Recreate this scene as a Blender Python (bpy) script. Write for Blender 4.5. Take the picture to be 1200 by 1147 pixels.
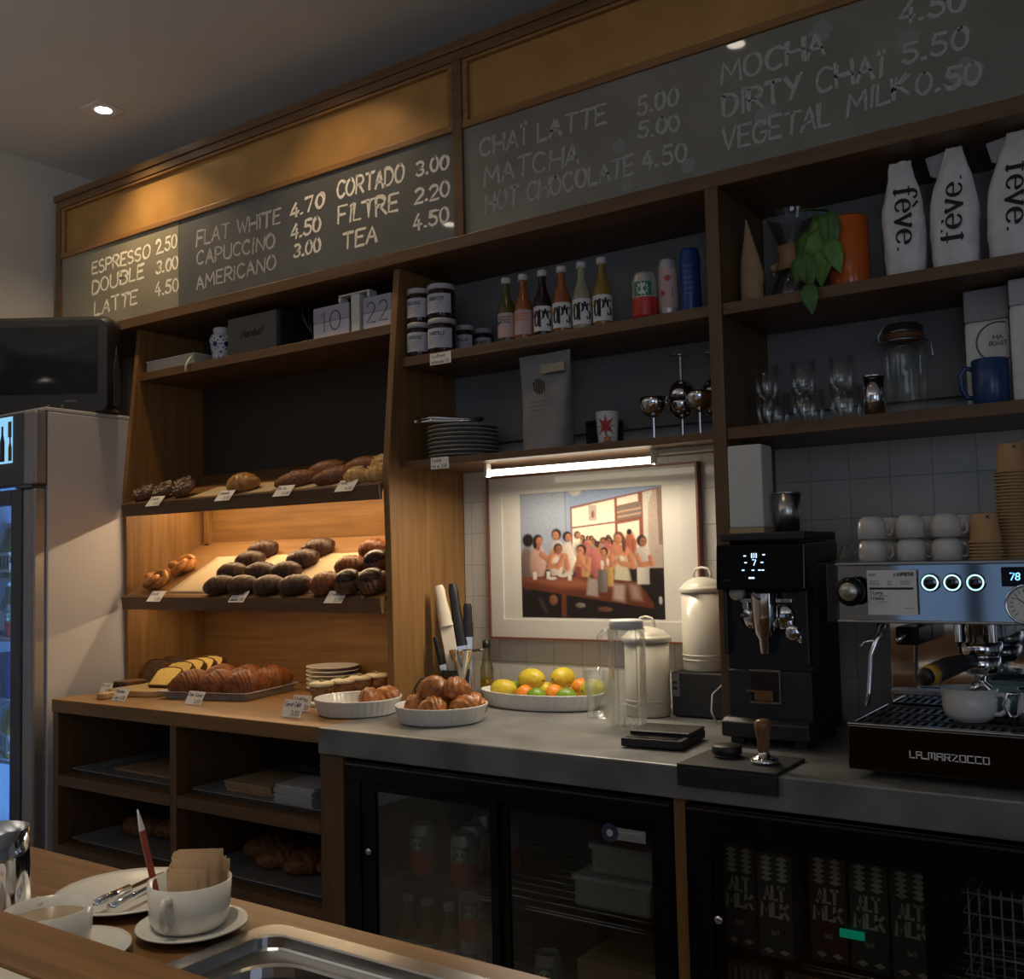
import bpy, bmesh, math, random
from mathutils import Matrix, Vector
R = math.radians
S = bpy.context.scene
C = S.collection
for o in list(bpy.data.objects):
    bpy.data.objects.remove(o)

# ---------------------------------------------------------------- camera
cd = bpy.data.cameras.new('camera'); cam = bpy.data.objects.new('camera', cd); C.objects.link(cam)
cd.sensor_fit = 'HORIZONTAL'; cd.sensor_width = 36.0
cd.lens = 36.0 * 1180.0 / 1200.0
cd.shift_y = 10.5 / 1200.0
cd.clip_start = 0.02
def cam_matrix(yaw, pitch, roll):
    cy, sy, cp, sp = math.cos(yaw), math.sin(yaw), math.cos(pitch), math.sin(pitch)
    f = Vector((-sy * cp, cy * cp, sp)); r = Vector((cy, sy, 0)); d = f.cross(r)
    c, s = math.cos(roll), math.sin(roll)
    r2 = c * r + s * d; d2 = -s * r + c * d
    M = Matrix((r2, -d2, -f)).transposed().to_4x4()
    M.translation = (0.0, -2.606, 1.33)
    return M
cam.matrix_world = cam_matrix(R(34.3), R(3.38), R(1.323))
S.camera = cam

# ---------------------------------------------------------------- world, exposure, big lights
S.view_settings.view_transform = 'Standard'
S.view_settings.look = 'None'
S.view_settings.exposure = 0.0
S.view_settings.gamma = 1.0
S.view_settings.use_curve_mapping = False
W = bpy.data.worlds.new('world'); S.world = W; W.use_nodes = True
bg = W.node_tree.nodes['Background']
bg.inputs[0].default_value = (0.75, 0.78, 0.86, 1); bg.inputs[1].default_value = 0.03

def area(name, loc, rot, size, energy, color, size_y=None, spread=None):
    l = bpy.data.lights.new(name, 'AREA'); l.energy = energy; l.color = color
    l.size = size
    if size_y: l.shape = 'RECTANGLE'; l.size_y = size_y
    if spread: l.spread = R(spread)
    o = bpy.data.objects.new(name, l); C.objects.link(o); o.location = loc; o.rotation_euler = rot
    return o
def spot(name, loc, target, energy, color, angle=70, blend=0.6, radius=0.03):
    l = bpy.data.lights.new(name, 'SPOT'); l.energy = energy; l.color = color
    l.spot_size = R(angle); l.spot_blend = blend; l.shadow_soft_size = radius
    o = bpy.data.objects.new(name, l); C.objects.link(o); o.location = loc
    o.rotation_euler = (Vector(target) - Vector(loc)).to_track_quat('-Z', 'Y').to_euler()
    return o
# daylight from behind and right of the viewer, added as area light fill
area('daylight_fill', (1.55, -5.86, 1.75), (R(90), 0, R(0)), 2.0, 12.0, (0.84, 0.90, 1.0), 1.7)
area('side_daylight', (2.96, -3.7, 1.55), (R(90), 0, R(90)), 1.3, 5.0, (0.82, 0.89, 1.0), 2.0)
# unseen warm spots added to brighten the ceiling and left wall
for x, y in ((-2.9, -3.6), (-1.6, -4.6), (0.6, -4.8)):
    spot('ceiling_fill', (x, y, 1.9), (x - .5, y + 1.0, 3.6), 62.0, (1.0, 0.90, 0.80), 120, 0.8, 0.05)

# ceiling downlights washing the sign
WARM = (1.0, 0.70, 0.38)
spot('downlight_lamp', (-3.13, -0.53, 2.93), (-3.10, -0.49, 0.5), 26.0, WARM, 118, 1.0, 0.025)
spot('downlight_lamp', (-2.2, -0.58, 2.93), (-2.17, -0.52, 0.5), 12.0, WARM, 118, 1.0, 0.025)
spot('downlight_lamp', (-1.0, -2.15, 2.93), (-1.0, -2.05, 0.9), 46.0, (1.0, 0.84, 0.62), 62, 0.8, 0.03)
spot('downlight_lamp', (-2.92, -1.86, 2.93), (-2.92, -1.70, 0.0), 1.5, WARM, 80, 0.8, 0.025)
spot('downlight_lamp', (-1.14, -1.06, 2.93), (-1.14, -1.0, 0.0), 3.5, WARM, 80, 0.8, 0.025)
# pastry cabinet strips
area('pastry_strip_light', (-2.6, -0.15, 1.607), (R(-12), 0, 0), 1.16, 5.0, (1.0, 0.71, 0.40), 0.012)
area('pastry_strip_light', (-2.6, -0.285, 1.203), (R(-12), 0, 0), 1.16, 1.4, (1.0, 0.71, 0.40), 0.012)
# strip over the picture
area('picture_strip_light', (-1.44, -0.225, 1.566), (R(-8), 0, 0), 0.55, 5.2, (1.0, 0.86, 0.66), 0.02)

# ---------------------------------------------------------------- materials
def new_mat(name):
    m = bpy.data.materials.new(name); m.use_nodes = True
    return m, m.node_tree, m.node_tree.nodes['Principled BSDF']
MATS = {}
def mat(name, col, rough=0.5, metal=0.0, vary=0.0, scale=20.0, bump=0.0, emit=None, es=0.0, coat=0.0, sss=0.0, spec=0.5):
    if name in MATS: return MATS[name]
    m, t, b = new_mat(name)
    b.inputs['Base Color'].default_value = (*col, 1); b.inputs['Roughness'].default_value = rough
    b.inputs['Metallic'].default_value = metal; b.inputs['Coat Weight'].default_value = coat; b.inputs['Coat Roughness'].default_value = 0.04
    b.inputs['Specular IOR Level'].default_value = spec
    if sss: b.inputs['Subsurface Weight'].default_value = sss; b.inputs['Subsurface Radius'].default_value = (0.02, 0.01, 0.005)
    if emit: b.inputs['Emission Color'].default_value = (*emit, 1); b.inputs['Emission Strength'].default_value = es
    if vary or bump:
        tc = t.nodes.new('ShaderNodeTexCoord'); n = t.nodes.new('ShaderNodeTexNoise')
        n.inputs['Scale'].default_value = scale; n.inputs['Detail'].default_value = 5
        t.links.new(tc.outputs['Object'], n.inputs['Vector'])
        if vary:
            r = t.nodes.new('ShaderNodeValToRGB')
            r.color_ramp.elements[0].position = 0.3; r.color_ramp.elements[1].position = 0.7
            r.color_ramp.elements[0].color = (*[max(0, c * (1 - vary)) for c in col], 1)
            r.color_ramp.elements[1].color = (*[min(1, c * (1 + vary)) for c in col], 1)
            t.links.new(n.outputs['Fac'], r.inputs['Fac']); t.links.new(r.outputs['Color'], b.inputs['Base Color'])
        if bump:
            bp = t.nodes.new('ShaderNodeBump'); bp.inputs['Strength'].default_value = bump; bp.inputs['Distance'].default_value = 0.003
            t.links.new(n.outputs['Fac'], bp.inputs['Height']); t.links.new(bp.outputs['Normal'], b.inputs['Normal'])
    MATS[name] = m; return m
def wood(name, c1, c2, axis='X', rough=0.45, dens=55.0, coat=0.0):
    if name in MATS: return MATS[name]
    m, t, b = new_mat(name)
    tc = t.nodes.new('ShaderNodeTexCoord'); mp = t.nodes.new('ShaderNodeMapping')
    sc = [dens, dens, dens]; sc['XYZ'.index(axis)] = dens * 0.045
    mp.inputs['Scale'].default_value = sc
    n = t.nodes.new('ShaderNodeTexNoise'); n.inputs['Scale'].default_value = 1.0; n.inputs['Detail'].default_value = 6; n.inputs['Roughness'].default_value = 0.65
    n2 = t.nodes.new('ShaderNodeTexNoise'); n2.inputs['Scale'].default_value = 3.0; n2.inputs['Detail'].default_value = 2
    t.links.new(tc.outputs['Object'], mp.inputs['Vector']); t.links.new(mp.outputs['Vector'], n.inputs['Vector'])
    t.links.new(tc.outputs['Object'], n2.inputs['Vector'])
    r = t.nodes.new('ShaderNodeValToRGB')
    r.color_ramp.elements[0].position = 0.32; r.color_ramp.elements[1].position = 0.68
    r.color_ramp.elements[0].color = (*c1, 1); r.color_ramp.elements[1].color = (*c2, 1)
    t.links.new(n.outputs['Fac'], r.inputs['Fac'])
    mx = t.nodes.new('ShaderNodeMixRGB'); mx.blend_type = 'MULTIPLY'; mx.inputs['Fac'].default_value = 0.35
    r2 = t.nodes.new('ShaderNodeValToRGB'); r2.color_ramp.elements[0].color = (0.55, 0.55, 0.55, 1); r2.color_ramp.elements[0].position = 0.3; r2.color_ramp.elements[1].position = 0.7
    t.links.new(n2.outputs['Fac'], r2.inputs['Fac'])
    t.links.new(r.outputs['Color'], mx.inputs[1]); t.links.new(r2.outputs['Color'], mx.inputs[2])
    t.links.new(mx.outputs['Color'], b.inputs['Base Color'])
    bp = t.nodes.new('ShaderNodeBump'); bp.inputs['Strength'].default_value = 0.12; bp.inputs['Distance'].default_value = 0.001
    t.links.new(n.outputs['Fac'], bp.inputs['Height']); t.links.new(bp.outputs['Normal'], b.inputs['Normal'])
    b.inputs['Roughness'].default_value = rough; b.inputs['Coat Weight'].default_value = coat
    MATS[name] = m; return m
def tile_mat(name, c, grout, size=0.1, rough=0.18):
    m, t, b = new_mat(name)
    tc = t.nodes.new('ShaderNodeTexCoord'); mp = t.nodes.new('ShaderNodeMapping')
    mp.inputs['Rotation'].default_value = (R(90), 0, 0); mp.inputs['Location'].default_value = (0.03, 0.01, 0)
    br = t.nodes.new('ShaderNodeTexBrick'); br.offset = 0.0; br.squash = 1.0
    br.inputs['Scale'].default_value = 1.0; br.inputs['Brick Width'].default_value = size; br.inputs['Row Height'].default_value = size
    br.inputs['Mortar Size'].default_value = 0.0016; br.inputs['Mortar Smooth'].default_value = 0.3
    br.inputs['Color1'].default_value = (*c, 1); br.inputs['Color2'].default_value = (*[x * 0.93 for x in c], 1); br.inputs['Mortar'].default_value = (*grout, 1)
    t.links.new(tc.outputs['Object'], mp.inputs['Vector']); t.links.new(mp.outputs['Vector'], br.inputs['Vector'])
    t.links.new(br.outputs['Color'], b.inputs['Base Color'])
    bp = t.nodes.new('ShaderNodeBump'); bp.invert = True; bp.inputs['Strength'].default_value = 0.6; bp.inputs['Distance'].default_value = 0.002
    t.links.new(br.outputs['Fac'], bp.inputs['Height']); t.links.new(bp.outputs['Normal'], b.inputs['Normal'])
    b.inputs['Roughness'].default_value = rough
    return m
def glass(name, tint=(0.93, 0.96, 0.96), refl=1.0, rough=0.03, base=0.04, edge=0.75):
    if name in MATS: return MATS[name]
    m = bpy.data.materials.new(name); m.use_nodes = True; t = m.node_tree; t.nodes.clear()
    out = t.nodes.new('ShaderNodeOutputMaterial'); tr = t.nodes.new('ShaderNodeBsdfTransparent'); gl = t.nodes.new('ShaderNodeBsdfGlossy')
    lw = t.nodes.new('ShaderNodeLayerWeight'); lw.inputs['Blend'].default_value = 0.35
    mx = t.nodes.new('ShaderNodeMixShader'); mr = t.nodes.new('ShaderNodeMapRange')
    mr.inputs['To Min'].default_value = base; mr.inputs['To Max'].default_value = edge
    tr.inputs[0].default_value = (*tint, 1); gl.inputs[0].default_value = (refl, refl, refl, 1); gl.inputs['Roughness'].default_value = rough
    t.links.new(lw.outputs['Fresnel'], mr.inputs['Value']); t.links.new(mr.outputs['Result'], mx.inputs['Fac'])
    t.links.new(tr.outputs[0], mx.inputs[1]); t.links.new(gl.outputs[0], mx.inputs[2]); t.links.new(mx.outputs[0], out.inputs['Surface'])
    MATS[name] = m; return m

OAK1, OAK2 = (0.20, 0.098, 0.032), (0.33, 0.172, 0.058)
oakX = wood('oak_grain_x', OAK1, OAK2, 'X'); oakY = wood('oak_grain_y', OAK1, OAK2, 'Y'); oakZ = wood('oak_grain_z', OAK1, OAK2, 'Z')
walX = wood('stained_oak_x', (0.105, 0.055, 0.024), (0.175, 0.095, 0.042), 'X'); walZ = wood('stained_oak_z', (0.105, 0.055, 0.024), (0.175, 0.095, 0.042), 'Z')
barX = wood('bar_oak', (0.17, 0.082, 0.028), (0.31, 0.16, 0.060), 'X', 0.38, 60)
boardX = wood('light_board', (0.42, 0.27, 0.12), (0.60, 0.42, 0.22), 'X', 0.5)
brass = mat('satin_golden_panel', (0.42, 0.235, 0.075), 0.38, 0.3, 0.12, 9.0)
zinc = mat('zinc_worktop', (0.23, 0.235, 0.235), 0.42, 0.35, 0.35, 7.0)
chrome = mat('chrome', (0.82, 0.83, 0.85), 0.08, 1.0)
steel = mat('brushed_steel', (0.50, 0.50, 0.50), 0.26, 1.0)
darksteel = mat('dark_steel', (0.16, 0.16, 0.17), 0.30, 0.9)
alu = mat('aluminium_tray', (0.50, 0.50, 0.51), 0.42, 0.3, 0.1, 30)
black = mat('black_plastic', (0.012, 0.012, 0.014), 0.42)
blackm = mat('black_matte', (0.018, 0.018, 0.020), 0.6)
blackg = mat('black_gloss', (0.008, 0.008, 0.010), 0.16, spec=0.22)
blackmirror = mat('black_mirror_steel', (0.11, 0.11, 0.12), 0.10, 1.0)
white = mat('white_ceramic', (0.72, 0.71, 0.67), 0.22, 0, 0.03, 10)
whitep = mat('white_paint_metal', (0.70, 0.68, 0.63), 0.35)
cream = mat('cream_enamel', (0.56, 0.52, 0.43), 0.28)
paper = mat('white_card', (0.92, 0.89, 0.82), 0.8)
kraft = mat('kraft_paper', (0.40, 0.26, 0.145), 0.8, 0, 0.1, 30)
ink = mat('black_ink', (0.015, 0.015, 0.018), 0.7)
grey_bag = mat('grey_bag', (0.21, 0.21, 0.22), 0.55, 0, 0.12, 14, 0.5)
white_bag = mat('white_bag', (0.68, 0.67, 0.66), 0.42, 0, 0.10, 26, 1.0)
clear = glass('clear_glass', (0.96, 0.975, 0.975), .9, .03, .025, .28)
pane = glass('fridge_pane', (0.82, 0.85, 0.85), 0.9, 0.02, 0.02, 0.4)
crust = mat('golden_crust', (0.36, 0.145, 0.035), 0.38, 0, 0.45, 60, 0.5)
crust_d = mat('dark_crust', (0.19, 0.060, 0.018), 0.42, 0, 0.45, 60, 0.5, spec=.3)
choc = mat('chocolate_dough', (0.060, 0.028, 0.017), 0.46, 0, 0.45, 45, 1.0, spec=.3)
chocg = mat('chocolate_glaze', (0.035, 0.014, 0.009), 0.14)
palecrust = mat('pale_crust', (0.62, 0.36, 0.11), 0.4, 0, 0.3, 60, 0.4)
crumb = mat('lemon_crumb', (0.74, 0.50, 0.13), 0.7, 0, 0.12, 90, 0.5)
icing = mat('cream_icing', (0.80, 0.72, 0.52), 0.45)
red = mat('can_red', (0.55, 0.030, 0.022), 0.35)
green = mat('can_green', (0.02, 0.20, 0.08), 0.35)
blue = mat('can_blue', (0.015, 0.06, 0.26), 0.3)
# ---------------------------------------------------------------- mesh helpers
class MB:
    def __init__(s): s.v = []; s.f = []; s.m = []; s.sm = []; s.x = None; s.mi = 0
    def add(s, vs, fs, smooth=False):
        b = len(s.v)
        if s.x is not None: vs = [tuple(s.x @ Vector(p)) for p in vs]
        s.v += [tuple(p) for p in vs]
        for f in fs: s.f.append([b + i for i in f]); s.m.append(s.mi); s.sm.append(smooth)
        return s
    def mat(s, i): s.mi = i; return s
    def xf(s, M): s.x = M; return s
    def box(s, x0, x1, y0, y1, z0, z1):
        return s.add([(x0,y0,z0),(x1,y0,z0),(x1,y1,z0),(x0,y1,z0),(x0,y0,z1),(x1,y0,z1),(x1,y1,z1),(x0,y1,z1)],
                     [(3,2,1,0),(4,5,6,7),(0,1,5,4),(1,2,6,5),(2,3,7,6),(3,0,4,7)])
    def lathe(s, prof, n=32, c=(0,0,0), sx=1.0, sy=1.0, fl=0.0, nf=0, close=False, a0=0.0, a1=360.0):
        vs = []; fs = []; full = abs(a1 - a0) > 359; k = n if full else n + 1
        for (r, z) in prof:
            for i in range(k):
                a = R(a0 + (a1 - a0) * i / n); q = r * (1 + fl * math.cos(nf * a)) if nf else r
                vs.append((c[0] + q * math.cos(a) * sx, c[1] + q * math.sin(a) * sy, c[2] + z))
        m = len(prof)
        for j in range(m - 1):
            for i in range(n):
                i2 = (i + 1) % k
                fs.append((j*k+i, j*k+i2, (j+1)*k+i2, (j+1)*k+i))
        s.add(vs, fs, True)
        if full and close:
            for j in (0, m - 1):
                if prof[j][0] > 1e-5:
                    idx = [j*k+i for i in range(k)]
                    s.add([vs[i] for i in idx], [tuple(range(k))[::(-1 if j == 0 else 1)]])
        return s
    def tube(s, pts, r, n=8, cap=True, closed=False):
        P = [Vector(p) for p in pts]; m = len(P); rr = r if isinstance(r, (list, tuple)) else [r] * m
        vs = []; up = None
        for i, p in enumerate(P):
            if closed: t = P[(i+1) % m] - P[i-1]
            else: t = P[min(i+1, m-1)] - P[max(i-1, 0)]
            t.normalize()
            if up is None:
                up = Vector((0,0,1)) if abs(t.z) < 0.9 else Vector((1,0,0))
            u = up - t * up.dot(t)
            if u.length < 1e-6: u = t.orthogonal()
            u.normalize(); w = t.cross(u); up = u
            for k in range(n):
                a = 2 * math.pi * k / n
                vs.append(p + (u * math.cos(a) + w * math.sin(a)) * rr[i])
        fs = []
        for i in range(m if closed else m - 1):
            j = (i + 1) % m
            for k in range(n): fs.append((i*n+k, i*n+(k+1) % n, j*n+(k+1) % n, j*n+k))
        if cap and not closed:
            fs.append(tuple(range(n))[::-1]); fs.append(tuple((m-1)*n + k for k in range(n)))
        return s.add(vs, fs, True)
    def rings(s, rings, cap=True, smooth=True):
        n = len(rings[0]); vs = [p for r in rings for p in r]; fs = []
        for i in range(len(rings) - 1):
            for k in range(n): fs.append((i*n+k, i*n+(k+1) % n, (i+1)*n+(k+1) % n, (i+1)*n+k))
        s.add(vs, fs, smooth)
        if cap:
            s.add(rings[0], [tuple(range(n))[::-1]], smooth); s.add(rings[-1], [tuple(range(n))], smooth)
        return s
    def prism(s, poly, z0, z1, plane='XY'):
        n = len(poly)
        def q(p, z): return {'XY': (p[0], p[1], z), 'XZ': (p[0], z, p[1]), 'YZ': (z, p[0], p[1])}[plane]
        vs = [q(p, z0) for p in poly] + [q(p, z1) for p in poly]
        fs = [tuple(range(n))[::-1], tuple(range(n, 2*n))] + [(i, (i+1) % n, n+(i+1) % n, n+i) for i in range(n)]
        return s.add(vs, fs)
    def ball(s, c, r, n=14, m=9, sx=1, sy=1, sz=1):
        pr = [(r * math.sin(math.pi * j / m), -r * math.cos(math.pi * j / m) * sz) for j in range(m + 1)]
        return s.lathe(pr, n, c, sx, sy)
    def build(s, name, mats, parent=None, loc=None, rot=None, bev=0.0, seg=2, sub=0, weld=False):
        me = bpy.data.meshes.new(name); me.from_pydata(s.v, [], s.f)
        if not isinstance(mats, (list, tuple)): mats = [mats]
        for q in mats: me.materials.append(q)
        me.polygons.foreach_set('material_index', s.m); me.polygons.foreach_set('use_smooth', s.sm)
        me.update()
        bm = bmesh.new(); bm.from_mesh(me); bmesh.ops.recalc_face_normals(bm, faces=bm.faces); bm.to_mesh(me); bm.free()
        o = bpy.data.objects.new(name, me); C.objects.link(o)
        if parent: o.parent = parent
        if loc: o.location = loc
        if rot: o.rotation_euler = rot
        if bev:
            b = o.modifiers.new('bevel', 'BEVEL'); b.width = bev; b.segments = seg; b.limit_method = 'ANGLE'; b.angle_limit = R(50)
        if sub:
            b = o.modifiers.new('sub', 'SUBSURF'); b.levels = sub; b.render_levels = sub
        return o
def T(x=0, y=0, z=0, rz=0, rx=0, ry=0, s=1.0):
    return Matrix.Translation((x, y, z)) @ Matrix.Rotation(R(rz), 4, 'Z') @ Matrix.Rotation(R(ry), 4, 'Y') @ Matrix.Rotation(R(rx), 4, 'X') @ Matrix.Scale(s, 4)
def tag(o, label, cat, group=None, kind=None):
    if label: o['label'] = label
    if cat: o['category'] = cat
    if group: o['group'] = group
    if kind: o['kind'] = kind
    return o
def thing(name, label, cat, loc=(0, 0, 0), rz=0.0, group=None, rx=0.0):
    o = bpy.data.objects.new(name, None); C.objects.link(o); o.empty_display_size = 0.03
    o.location = loc; o.rotation_euler = (R(rx), 0, R(rz))
    return tag(o, label, cat, group)
def struct(mb, name, m):
    o = mb.build(name, m); o['kind'] = 'structure'; o['category'] = name.split('_')[0]; return o
KIDS = {}
def kids(o): return [c for c in bpy.data.objects if c.parent == o]
def dup(o, loc, rz=None, label=None, group=None, scale=None, rot=None):
    def cp(q, par):
        c = q.copy(); C.objects.link(c); c.parent = par
        for k in kids(q): cp(k, c)
        return c
    c = cp(o, None); c.location = loc
    if rz is not None: c.rotation_euler = (c.rotation_euler.x, c.rotation_euler.y, R(rz))
    if rot: c.rotation_euler = rot
    if scale: c.scale = scale if isinstance(scale, tuple) else (scale,) * 3
    if label: c['label'] = label
    if group: c['group'] = group
    return c

# ---------------------------------------------------------------- lettering
def arc(cx, cy, rx, ry, a0, a1, n=10): return [(cx + rx * math.cos(R(a0 + (a1 - a0) * i / n)), cy + ry * math.sin(R(a0 + (a1 - a0) * i / n))) for i in range(n + 1)]
F = {
 'A': (6, [[(0,0),(3,10),(6,0)], [(1.1,3.6),(4.9,3.6)]]), 'B': (6, [[(0,0),(0,10)], [(0,10)]+arc(3,7.6,2.6,2.4,90,-90,7)+[(0,5.2)], [(0,5.2)]+arc(3.2,2.6,2.8,2.6,90,-90,7)+[(0,0)]]),
 'C': (6, [arc(3.3,5,3.3,5,48,312,14)]), 'D': (6, [[(0,0),(0,10)], [(0,10)]+arc(2,5,4,5,90,-90,10)+[(0,0)]]),
 'E': (5, [[(5,10),(0,10),(0,0),(5,0)], [(0,5.2),(4,5.2)]]), 'F': (5, [[(5,10),(0,10),(0,0)], [(0,5.2),(4,5.2)]]),
 'G': (6, [arc(3.2,5,3.2,5,48,330,14)+[(6,4.6),(3.6,4.6)]]), 'H': (6, [[(0,0),(0,10)], [(6,0),(6,10)], [(0,5),(6,5)]]),
 'I': (1.2, [[(0.6,0),(0.6,10)]]), 'i': (1.2, [[(0.6,0),(0.6,7.4)], [(0.5,9.4),(0.8,10)]]), 'Ï': (2.4, [[(1.2,0),(1.2,8.6)], [(0,10.4),(0.1,11.2)], [(2.2,10.4),(2.3,11.2)]]),
 'K': (5.6, [[(0,0),(0,10)], [(5.4,10),(0,4.4)], [(1.6,5.8),(5.6,0)]]), 'L': (4.6, [[(0,10),(0,0),(4.6,0)]]),
 'M': (7.4, [[(0,0),(0.6,10),(3.7,3.2),(6.8,10),(7.4,0)]]), 'N': (6, [[(0,0),(0,10),(6,0),(6,10)]]), 'O': (6.4, [arc(3.2,5,3.2,5,90,450,18)]),
 'P': (5.4, [[(0,0),(0,10)], [(0,10)]+arc(2.8,7.3,2.6,2.7,90,-90,8)+[(0,4.6)]]), 'R': (5.6, [[(0,0),(0,10)], [(0,10)]+arc(2.8,7.4,2.6,2.6,90,-90,8)+[(0,4.8)], [(2.2,4.8),(5.6,0)]]),
 'S': (5.4, [arc(2.8,7.5,2.5,2.5,40,260,9)+arc(2.7,2.5,2.6,2.5,85,-145,9)]), 'T': (6, [[(0,10),(6,10)], [(3,10),(3,0)]]),
 'U': (6, [[(0,10),(0,3)]+arc(3,3,3,3,180,360,9)+[(6,10)]]), 'V': (6, [[(0,10),(3,0),(6,10)]]), 'W': (8, [[(0,10),(2,0),(4,8),(6,0),(8,10)]]),
 'Y': (6, [[(0,10),(3,5)], [(6,10),(2.2,0)]]), 'Z': (5.6, [[(0,10),(5.6,10),(0,0),(5.6,0)]]), 'J': (4, [[(4,10),(4,2.6)]+arc(2.1,2.4,1.9,2.4,0,-160,7)]), 'Q': (6.4, [arc(3.2,5,3.2,5,90,450,18), [(4,2.5),(6.6,-0.6)]]), 'X': (6, [[(0,0),(6,10)], [(0,10),(6,0)]]),
 '0': (5.2, [arc(2.6,5,2.6,5,90,450,16)]), '1': (2, [[(0,8),(1.6,10),(1.6,0)]]), '2': (5.2, [arc(2.6,7.2,2.5,2.8,160,-30,9)+[(0,0),(5.2,0)]]),
 '3': (5, [arc(2.3,7.5,2.4,2.5,140,-80,8), arc(2.4,2.6,2.6,2.6,80,-150,9)]), '4': (5.4, [[(3.6,10),(0,3),(5.4,3)], [(3.9,6.2),(3.9,0)]]),
 '5': (5.2, [[(5,10),(1,10),(0.5,5.6)]+arc(2.4,3.1,2.7,3.1,110,-150,10)]), '6': (5, [[(4.4,10),(1,5.5)]+arc(2.5,2.7,2.5,2.7,150,510,14)]), '7': (5.2, [[(0,10),(5.2,10),(1.8,0)]]),
 '8': (5, [arc(2.5,7.5,2.2,2.5,90,450,14), arc(2.5,2.5,2.5,2.5,90,450,14)]), '.': (1.6, [[(0.2,0.3),(1.2,0.5)]]), "'": (1.4, [[(0.9,10.4),(0.5,8.4)]]), '-': (3, [[(0,5),(3,5)]]), ' ': (3.2, []),
 'e': (5, [[(0.3,3.7),(5,3.7)]+arc(2.6,3.4,2.5,3.5,5,320,14)]), 'f': (4, [[(1.6,0),(1.6,7.6)]+arc(3.3,8,1.7,2.4,170,30,6), [(0,6.6),(3.6,6.6)], [(0.4,0),(3.0,0)]]),
 'v': (5.4, [[(0.3,6.8),(2.7,0)], [(2.7,0),(5.1,6.8)], [(-0.3,6.9),(1.5,6.9)], [(4,6.9),(5.7,6.9)]]), 'è': (5, [[(0.3,3.7),(5,3.7)]+arc(2.6,3.4,2.5,3.5,5,320,14), [(1.4,10.2),(3.3,8.4)]]),
 'a': (4.6, [arc(2.2,2.6,2.1,2.6,30,390,10), [(4.3,5.4),(4.2,0.6),(5,0.1)]]), 'r': (3.4, [[(0.4,5.4),(0.4,0)], arc(2.2,3.2,1.8,2.2,180,60,5)]), 's': (3.6, [arc(1.9,4,1.5,1.4,40,260,6)+arc(1.8,1.3,1.6,1.3,85,-150,6)]),
 'h': (4.4, [[(0.4,10),(0.2,0)], arc(2.3,2.8,2,2.6,180,0,7)+[(4.3,0)]]), 'l': (1.8, [[(0.6,10),(0.5,0.6),(1.6,0)]]), 'o': (4.4, [arc(2.2,2.6,2.1,2.6,90,450,12)]), 'n': (4.4, [[(0.4,5.2),(0.3,0)], arc(2.3,2.8,2,2.4,180,0,7)+[(4.3,0)]]),
 't': (3.4, [[(1.6,8.6),(1.5,0.8),(3,0)], [(0,5.6),(3.2,5.6)]]), 'u': (4.4, [[(0.3,5.3),(0.3,2)]+arc(2.2,2,1.9,2,180,360,6)+[(4.2,5.3)]]), 'c': (4, [arc(2.2,2.6,2.1,2.6,45,320,10)]), 'd': (4.6, [arc(2.2,2.6,2.1,2.6,30,390,10), [(4.3,10),(4.2,0)]]), 'm': (6.6, [[(0.4,5.2),(0.3,0)], arc(1.9,2.8,1.6,2.4,180,0,6)+[(3.4,0)], arc(5,2.8,1.6,2.4,180,0,6)+[(6.6,0)]]), 'p': (4.6, [[(0.4,5.2),(0.3,-3.4)], arc(2.4,2.6,2.1,2.6,150,510,10)]), 'k': (4.2, [[(0.4,10),(0.4,0)], [(3.8,5.2),(0.5,2.6),(4.2,0)]]), 'y': (4.4, [[(0.2,5.3),(2.3,0.6)], [(4.3,5.3),(1.2,-3)]]), '/': (4, [[(0,0),(4,10)]]), 'é': (5, [[(0.3,3.7),(5,3.7)]+arc(2.6,3.4,2.5,3.5,5,320,14), [(2.2,8.4),(3.8,10.2)]]),
}
def text_strokes(s, gap=1.7, q=None, wob=0.0):
    x = 0; out = []
    for ch in s:
        w, st = F.get(ch, F[' ']); g = wob if q else 0
        u = (lambda a: q.uniform(-a, a) * g) if g else (lambda a: 0)
        dy, sc, sk, ro = u(.7), 1 + u(.10), u(.10), u(.06)
        for k in st:
            e = [u(.25) for _ in range(4)]
            pts = [(a * (1 + u(.03)) + sk * b - ro * b, b * sc + dy + ro * a) for a, b in k]
            if g and len(pts) > 1: pts[0] = (pts[0][0] + e[0], pts[0][1] + e[1]); pts[-1] = (pts[-1][0] + e[2], pts[-1][1] + e[3])
            out.append([(x + a, b) for a, b in pts])
        x += w + gap + u(.35)
    return out, max(x - gap, 0.1)
def ribbon(pts, w, calli=None, rnd=None):
    q = []
    for i in range(len(pts) - 1):
        a, b = pts[i], pts[i + 1]; L = math.hypot(b[0]-a[0], b[1]-a[1])
        if L < 1e-7: continue
        k = max(1, int(L / (w * 2.2))) if rnd else 1
        for j in range(k): q.append((a[0] + (b[0]-a[0]) * j / k, a[1] + (b[1]-a[1]) * j / k))
    q.append(pts[-1])
    if len(q) < 2: return [], []
    vs = []; fs = []
    for i, p in enumerate(q):
        a = q[max(i-1, 0)]; b = q[min(i+1, len(q)-1)]
        tx, ty = b[0]-a[0], b[1]-a[1]; L = math.hypot(tx, ty) or 1; tx /= L; ty /= L
        h = w / 2
        if calli: h *= calli[0] + (calli[1] - calli[0]) * abs(ty) ** 2.2
        if rnd: h *= rnd.uniform(0.7, 1.25)
        ex = -h * 0.8 if i == 0 else (h * 0.8 if i == len(q)-1 else 0)
        vs += [(p[0] - ty*h + tx*ex, p[1] + tx*h + ty*ex), (p[0] + ty*h + tx*ex, p[1] - tx*h + ty*ex)]
        if i: fs.append((2*i-2, 2*i-1, 2*i+1, 2*i))
    return vs, fs
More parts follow.
